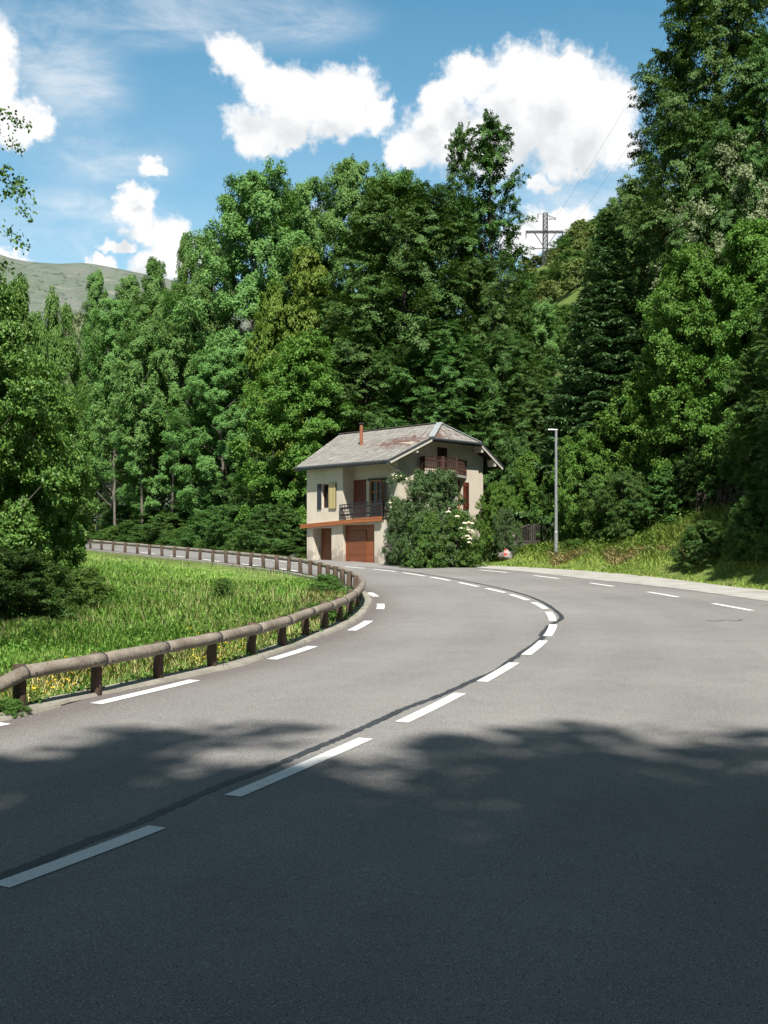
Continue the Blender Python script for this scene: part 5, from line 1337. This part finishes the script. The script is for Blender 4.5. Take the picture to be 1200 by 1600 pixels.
# --- trees behind the camera and beyond the right edge: they shade the road and the bank
plant('shade', 'beech_tree', 3.6, -16.0, 34, 24, 'tall roadside beech behind the viewer that shades the road', 'tree', 'shade trees', rot=.3)
plant('shade', 'beech_tree', 15.0, -16.0, 32, 20, 'tall roadside beech at the right behind the viewer', 'tree', 'shade trees', rot=1.3)
plant('shade', 'beech_tree', -7.4, -15.8, 33, 24, 'tall roadside beech straight behind the viewer', 'tree', 'shade trees', rot=2.3)
plant('shade', 'beech_tree', -20.0, -7.0, 27, 18, 'tall roadside beech at the left behind the viewer', 'tree', 'shade trees', rot=3.3)
plant('shade', 'beech_tree', -0.6, -18.6, 35, 23, 'tallest roadside beech behind the viewer', 'tree', 'shade trees', rot=.9)
plant('shade', 'beech_tree', 20.0, 2.0, 22, 14, 'tall beech right of the viewer', 'tree', 'shade trees', rot=4.3)
plant('shade', 'beech_tree', 19.0, 40.5, 16, 8.4, 'beech beyond the right edge that shades the bank', 'tree', 'shade trees', rot=5.3)

# ------------------------------------------------------------------ grass
def in_poly(X, Y, P):
    inside = np.zeros(len(X), bool); n = len(P); j = n - 1
    for i in range(n):
        xi, yi = P[i]; xj, yj = P[j]
        c = ((yi > Y) != (yj > Y)) & (X < (xj - xi) * (Y - yi) / (yj - yi + 1e-12) + xi); inside ^= c; j = i
    return inside
def grass_mat(name, stops, trans=.2):
    m, t, b = new_mat(name)
    geo = t.new('ShaderNodeNewGeometry'); co = coords(t)
    n = t.noise(co, .42, 5, .65); n2 = t.noise(co, 2.1, 4, .65)
    f = t.math('ADD', t.math('MULTIPLY', geo.outputs['Random Per Island'], .55), t.math('ADD', t.math('MULTIPLY', n, 1.3), t.math('MULTIPLY', n2, .55)))
    f = t.math('SUBTRACT', f, .72, clamp=True)
    c = t.ramp(f, stops); t.put(b.inputs['Base Color'], c); b.inputs['Roughness'].default_value = .5; b.inputs['Specular IOR Level'].default_value = .3
    tr = t.new('ShaderNodeBsdfTranslucent'); t.put(tr.inputs['Color'], c); mx = t.new('ShaderNodeMixShader'); mx.inputs[0].default_value = trans
    out = next(q for q in t.n if q.type == 'OUTPUT_MATERIAL'); t.l.new(b.outputs[0], mx.inputs[1]); t.l.new(tr.outputs[0], mx.inputs[2]); t.l.new(mx.outputs[0], out.inputs[0])
    return m
GM = grass_mat('meadow_blades', [(.05, (.14, .36, .055)), (.35, (.27, .53, .085)), (.65, (.42, .61, .15)), (.92, (.62, .62, .29))], .20)
GD = grass_mat('dry_blades', [(.1, (.34, .42, .12)), (.5, (.60, .53, .25)), (.9, (.74, .58, .34))], .15)
GB = grass_mat('bank_blades', [(.05, (.19, .34, .06)), (.4, (.34, .48, .085)), (.8, (.48, .54, .15)), (1, (.60, .55, .26))], .20)
def blades(name, X, Y, h, w, mat, seed, bend=.75, zoff=0.0):
    rng = np.random.default_rng(seed); n = len(X); Z = gz(X, Y) + zoff - .03
    az = rng.uniform(0, 2 * np.pi, n); d = np.stack([np.cos(az), np.sin(az), np.zeros(n)], 1); s = np.stack([-d[:, 1], d[:, 0], d[:, 2]], 1)
    B = np.stack([X, Y, Z], 1); h = h * rng.uniform(.55, 1.25, n); b = bend * rng.uniform(.2, 1.3, n) * h; w = w * rng.uniform(.7, 1.3, n)
    mid = B + d * (b * .30)[:, None]; mid[:, 2] += h * .58; tip = B + d * b[:, None]; tip[:, 2] += h
    V = np.stack([B - s * w[:, None] * .5, B + s * w[:, None] * .5, mid + s * w[:, None] * .36, tip, mid - s * w[:, None] * .36], 1)
    return np_mesh(name, V.reshape(-1, 3), 5, mat)
rngG = np.random.default_rng(9)
edge = [(p.x, p.y) for p in kp]
Nk = normals2(kp)
edge_in = [(p.x - n.x * .36, p.y - n.y * .36) for p, n in zip(kp, Nk)]
mead = [(-30, -28)] + edge_in + [(-60, 150), (-60, -28)]
def scatter(n, x0, x1, y0, y1, poly, dens=None):
    X = rngG.uniform(x0, x1, n); Y = rngG.uniform(y0, y1, n); k = in_poly(X, Y, poly)
    if dens is not None: k &= rngG.random(n) < dens(X, Y)
    k &= np.abs(X) < .36 * np.maximum(Y, 1) + 1.5
    return X[k], Y[k]
gx, gy = scatter(1900000, -42, 1, 15, 112, mead, lambda X, Y: np.clip((26 / Y) ** 1.1, 0, 1) * .70)
hh = .10 + .17 * vnoise(gx, gy, 3.0, 1) + .13 * vnoise(gx, gy, .9, 5)
def edge_dist(X, Y):
    e = np.array(edge_in); best = np.full(len(X), 1e9)
    for i in range(0, len(e), 2): best = np.minimum(best, np.hypot(X - e[i, 0], Y - e[i, 1]))
    return best
ed = edge_dist(gx, gy); hh *= np.where(gy > 48, .18 + .82 * smooth(.6, 7.0, ed), .35 + .65 * smooth(.1, 1.6, ed))
o = blades('meadow_grass', gx, gy, hh, .0095 * np.maximum(1, gy / 26), GM, 1, bend=.5); tag(o, 'tall green meadow grass inside the bend', 'grass', kind='stuff')
k = (ed < 1.9) & (gy < 42) & (rngG.random(len(gx)) < .30)
o = blades('dry_grass', gx[k] + .03, gy[k], .30 * (.5 + .5 * smooth(.1, 1.2, ed[k])), .014, GD, 2, bend=.6); tag(o, 'short dry straw-coloured grass along the guardrail', 'grass', kind='stuff')
hx2, hy2 = scatter(17000, -24, 1, 15, 70, mead, lambda X, Y: smooth(.42, .70, vnoise(X, Y, 5.0, 21)) * np.clip(26 / Y, 0, 1))
k = edge_dist(hx2, hy2) > .8
o = blades('seed_heads', hx2[k], hy2[k], .42, .008 * np.maximum(1, hy2[k] / 26), grass_mat('seed_head', [(.1, (.40, .50, .18)), (.6, (.58, .58, .28)), (.95, (.66, .60, .36))]), 22, bend=.35); tag(o, 'pale grass seed heads standing above the meadow', 'grass', kind='stuff')
# leafy weeds and yellow flowers among the grass
def weeds(name, X, Y, mat, size, hmax, per, seed, spread=.16):
    rng = np.random.default_rng(seed); n = len(X) * per; i = np.repeat(np.arange(len(X)), per)
    hh = rng.uniform(.1, 1, n) * np.repeat(hmax * rng.uniform(.6, 1.2, len(X)), per)
    pos = np.stack([X[i] + rng.normal(0, spread, n), Y[i] + rng.normal(0, spread, n), gz(X[i], Y[i]) + hh], 1)
    nr = rng.normal(size=(n, 3)) * .6 + np.array([0, 0, 1.0]); tg = rng.normal(size=(n, 3))
    return np_mesh(name, leaves(pos, nr, tg, size * rng.uniform(.6, 1.4, n), .6, rng), 4, mat)
wx_, wy_ = scatter(3600, -22, 0, 16, 62, mead, lambda X, Y: smooth(.50, .62, vnoise(X, Y, 4.0, 8)))
o = weeds('meadow_weeds', wx_, wy_, L['maple'], .075, .40, 14, 4); tag(o, 'broad-leaved weeds growing through the meadow', 'weeds', kind='stuff')
fx, fy = scatter(30000, -9, -1, 17.5, 27, mead, lambda X, Y: smooth(.60, .85, vnoise(X, Y, 1.1, 2)) * .10)
q = edge_dist(fx, fy); k = (q > .25) & (q < 2.6); fx, fy = fx[k], fy[k]
M['yellow'] = simple('yellow_petals', (.62, .42, .02), .6)
o = weeds('yellow_flowers', fx, fy, M['yellow'], .045, .36, 4, 5, .05); tag(o, 'small yellow wildflowers behind the guardrail', 'wildflowers', kind='stuff')
# small weeds rooted along the back of the kerb
ei = rngG.integers(0, len(edge_in), 420); ej = rngG.normal(0, .10, (420, 2))
ewx = np.array([edge_in[i][0] for i in ei]) + ej[:, 0] - .06; ewy = np.array([edge_in[i][1] for i in ei]) + ej[:, 1]
k = (ewy > 15) & (ewy < 60); o = weeds('kerb_weeds', ewx[k], ewy[k], L['shrub'], .07, .16, 14, 41, .10); tag(o, 'small weeds rooted along the back of the kerb', 'weeds', kind='stuff')
# leafy clumps
def pplant(proto, px, py, H, w, label, cat='shrub', group=None, name='shrub'):
    x, y, _ = g(px, py); return plant(proto, name, x, y, H, w, label, cat, group)
pplant('bush_a', 347, 945, .85, .7, 'single dark weed clump standing in the middle of the meadow', name='weed_clump')
pplant('bush_a', 503, 972, .55, 1.3, 'leafy weed clump growing against the guardrail at the bend', name='weed_clump')
pplant('bush_a', 14, 1121, .30, .6, 'low leafy weed at the foot of the nearest guardrail post', name='weed_clump')
pplant('bush_a', 512, 930, .75, 1.2, 'leafy weed clump inside the tightest part of the bend', name='weed_clump')
# right bank
bankpoly = [(26.5, 23.5), (20.9, 33), (14.5, 43.4), (12.3, 51.1), (9.6, 57.1), (6.6, 60.9), (4.6, 62.5), (7, 68), (14, 66), (20, 64), (30, 60), (34, 30)]
bx, by = scatter(420000, 4, 27, 30, 68, bankpoly)
fd = foot_dist(bx, by)
dens = np.where(fd < .9, .9, .75); k = (rngG.random(len(bx)) < dens) & (fd < 9.5); bx, by, fd = bx[k], by[k], fd[k]
tx, ty = [], []
for a, b_ in zip(pout[:-1], pout[1:]):
    for _ in range(90):
        q = a.lerp(b_, rngG.random()); tx.append(q.x + rngG.normal(.05, .10)); ty.append(q.y + rngG.normal(.05, .10))
o = blades('edge_tufts', np.array(tx), np.array(ty), .13, .02, GB, 33, bend=.7, zoff=.05); tag(o, 'ragged grass tufts creeping over the back edge of the pale lay-by', 'grass', kind='stuff')
dry = (vnoise(bx, by, 2.4, 12) > .42) & (fd > .6) & (fd < 3.0) & (bx > 8.5) & (bx < 13.6)
hh = (.15 + .36 * smooth(.8, 5.0, fd)) * (.6 + .7 * vnoise(bx, by, 1.6, 3))
o = blades('bank_grass', bx[~dry], by[~dry], hh[~dry], .022, GB, 6, bend=.55); tag(o, 'long yellow-green grass on the right bank', 'grass', kind='stuff')
o = blades('dry_grass', bx[dry], by[dry], .24, .030, GD, 7, bend=1.1); tag(o, 'cut straw lying at the foot of the right bank', 'grass', kind='stuff')
wx_, wy_ = bx[::60], by[::60]; k = foot_dist(wx_, wy_) > 2.0
o = weeds('bank_weeds', wx_[k], wy_[k], L['maple'], .13, .55, 14, 8, .22); tag(o, 'leafy weeds on the right bank', 'weeds', kind='stuff')
# dusky dead flower stalks along the top of the bank
M['stalk'] = simple('dusky_stalk', (.085, .058, .052), .8, .3, 20)
sx_, sy_ = rngG.uniform(12.0, 17.5, 900), rngG.uniform(50.5, 58, 900); sd_ = foot_dist(sx_, sy_); k = (sd_ > 5.5) & (sd_ < 8.0); sx_, sy_ = sx_[k], sy_[k]
mb = MB(); rs = random.Random(8)
for x, y in zip(sx_, sy_):
    z = gz1(x, y); h = rs.uniform(.8, 1.35); lx2, ly2 = rs.uniform(-.1, .1), rs.uniform(-.1, .1)
    mb.bar((x, y, z), (x + lx2, y + ly2, z + h), .018)
    for _ in range(5):
        q = rs.uniform(.72, 1.0); a = rs.uniform(0, 6.3); mb.box((x + lx2 * q + math.cos(a) * .05, y + ly2 * q + math.sin(a) * .05, z + h * q), (.035, 0, .01), (0, .035, 0), (-.01, 0, .04))
o = mb.build('flower_stalks', M['stalk']); tag(o, 'dusky purple dead flower stalks along the top of the bank', 'flower stalks', kind='stuff')
# verge along the far side of the road and foot of the wood
farp = [Vector((p.x, p.y, 0)) for p in outer if p.y > 66]
vx, vy = [], []
Nf = normals2(farp)
for _ in range(60000):
    i = rs.randrange(len(farp) - 1); q = farp[i].lerp(farp[i + 1], rs.random()); d = .15 + abs(rs.gauss(0, 2.0)); vx.append(q.x + Nf[i].x * d); vy.append(q.y + Nf[i].y * d)
vx, vy = np.array(vx), np.array(vy)
hx = (vx - HC.x) * gV.x + (vy - HC.y) * gV.y; hs = (vx - HC.x) * fV.x + (vy - HC.y) * fV.y
k = ~((hx > -1.2) & (hs < 7.4)); vx, vy = vx[k], vy[k]
o = blades('verge_grass', vx, vy, .12 + .30 * vnoise(vx, vy, 1.4, 2), .03, GB, 10); tag(o, 'rough grass along the far verge under the wood', 'grass', kind='stuff')
# strap-leaved plants under the house bushes
lx_, ly_ = [], []
for _ in range(5200):
    px = rs.uniform(612, 772); py = rs.uniform(873, 884.0) - abs(px - 690) * .004; p = g(px, py); lx_.append(p[0]); ly_.append(p[1])
o = blades('strap_leaves', np.array(lx_), np.array(ly_), .62, .05, grass_mat('strap_leaf', [(.1, (.035, .085, .018)), (.6, (.075, .15, .03)), (.95, (.16, .21, .05))]), 12, bend=.9); tag(o, 'arching strap-shaped leaves under the bushes by the house', 'plants', kind='stuff')
# climbing rose on the house corner and elder flower heads
M['cream'] = simple('cream_petals', (.72, .68, .50), .6)
def flower_head(x, y, z, r, seed):
    rng = np.random.default_rng(seed); n = 60; a = rng.uniform(0, 6.28, n); q = np.sqrt(rng.random(n)) * r
    pos = np.stack([x + q * np.cos(a), y + q * np.sin(a) * .8 - .05, z + r * .35 * (1 - (q / r) ** 2) + rng.normal(0, .015, n)], 1)
    return leaves(pos, rng.normal(size=(n, 3)) * .5 + np.array([0, -.6, .9]), rng.normal(size=(n, 3)), rng.uniform(.04, .08, n), .9, rng)
heads = [(714.5, 807), (726, 818), (732, 817), (737, 818), (733, 828.5), (724, 840), (730, 838), (734, 842), (733, 848), (700, 800), (737, 830), (720, 826)]
ex = (732 - HX) / F * 60.2
elder = [o for o in bpy.data.objects if o.get('label', '').startswith('dense elder')][0]
inv = (elder.matrix_basis).inverted()
for i, (px, py) in enumerate(heads):
    p = atY(px, py, 59.0 + .12 * abs(px - 732) / 10); V = flower_head(p.x, p.y, p.z, .11, i)
    V = np.array([tuple(inv @ Vector(v)) for v in V]); fo = np_mesh('flower_head', V, 4, M['cream'], parent=elder)
rose = thing('climbing_rose', HP(-.3, -.3, 2.45), 'climbing rose with small white blossoms arching over the house corner', 'climbing rose')
ro = HP(-.3, -.3, 2.45)
arc = [atY(px, py, Y) - ro for px, py, Y in ((648, 872, 63.0), (642, 820, 62.9), (648, 775, 62.9), (642, 756, 62.8), (628, 748, 62.7), (618, 748, 62.6), (611, 754, 62.5))]
arc2 = [atY(px, py, Y) - ro for px, py, Y in ((648, 872, 63.0), (636, 830, 62.8), (626, 795, 62.6), (618, 780, 62.4), (610, 792, 62.3))]
mb = MB()
ca, cb2 = catmull(arc, 6), catmull(arc2, 6)
mb.tube(ca, [.03 * (1 - .8 * i / len(ca)) + .005 for i in range(len(ca))], 5); mb.tube(cb2, [.03 * (1 - .8 * i / len(cb2)) + .005 for i in range(len(cb2))], 5)
mb.build('stem', M['bark_dark'], rose)
rr_ = np.random.default_rng(5); pts = np.array([tuple(p) for p in ca[6:] + cb2[4:]])
i = rr_.integers(0, len(pts), 2600); pos = pts[i] + rr_.normal(0, .13, (2600, 3))
np_mesh('foliage', leaves(pos, rr_.normal(size=(2600, 3)) + np.array([0, 0, .8]), rr_.normal(size=(2600, 3)), rr_.uniform(.06, .12, 2600), .6, rr_), 4, L['lilac'], parent=rose)
i = rr_.integers(0, len(pts), 700); c = pts[rr_.integers(0, len(pts), 45)] + rr_.normal(0, .11, (45, 3)) + np.array([0, -.12, .03]); pos = c[rr_.integers(0, 45, 380)] + rr_.normal(0, .035, (380, 3))
np_mesh('blossom', leaves(pos, rr_.normal(size=(380, 3)) + np.array([0, -1, .8]), rr_.normal(size=(380, 3)), rr_.uniform(.04, .08, 380), .9, rr_), 4, M['cream'], parent=rose)

# ------------------------------------------------------------------ far mountain
def mountain():
    nx_, ny_ = 180, 90
    X = np.linspace(-1500, 300, nx_); Yd = np.linspace(900, 2400, ny_); XX, YY = np.meshgrid(X, Yd)
    # skyline heights read along the ridge: photo column -> height at 1700 m
    cols = np.array([-700, -300, -60, 0, 60, 100, 140, 170, 220, 300, 420, 560, 700]); rows = np.array([380, 385, 398, 408, 417, 420, 418, 424, 432, 450, 500, 600, 760])
    px = HX + XX / 1700 * F; ridge = EYE + (HY - np.interp(px, cols, rows)) / F * 1700
    k = smooth(900, 1700, YY) * 1.0; fall = 1 - .55 * smooth(1700, 2400, YY)
    n = 0
    for s, a in ((260, 50), (120, 26), (55, 13), (25, 6)): n = n + (vnoise(XX, YY, s, s) - .5) * a
    Z = 2 + np.maximum(0, ridge) * (k ** 1.15) * fall + n * smooth(950, 1300, YY) * np.clip(1 - smooth(1560, 1700, YY) * .8, .2, 1)
    V = np.stack([XX, YY, Z], -1).reshape(-1, 3); id_ = np.arange(nx_ * ny_).reshape(ny_, nx_)
    Fm = np.stack([id_[:-1, :-1], id_[:-1, 1:], id_[1:, 1:], id_[1:, :-1]], -1).reshape(-1, 4)
    m, t, b = new_mat('hazed_mountain_pasture'); co = coords(t)
    c = t.ramp(t.noise(co, .016, 8, .66), [(.3, (.088, .118, .085)), (.5, (.128, .150, .122)), (.7, (.165, .165, .155))])  # distance haze put into the colours: pasture made paler and bluer
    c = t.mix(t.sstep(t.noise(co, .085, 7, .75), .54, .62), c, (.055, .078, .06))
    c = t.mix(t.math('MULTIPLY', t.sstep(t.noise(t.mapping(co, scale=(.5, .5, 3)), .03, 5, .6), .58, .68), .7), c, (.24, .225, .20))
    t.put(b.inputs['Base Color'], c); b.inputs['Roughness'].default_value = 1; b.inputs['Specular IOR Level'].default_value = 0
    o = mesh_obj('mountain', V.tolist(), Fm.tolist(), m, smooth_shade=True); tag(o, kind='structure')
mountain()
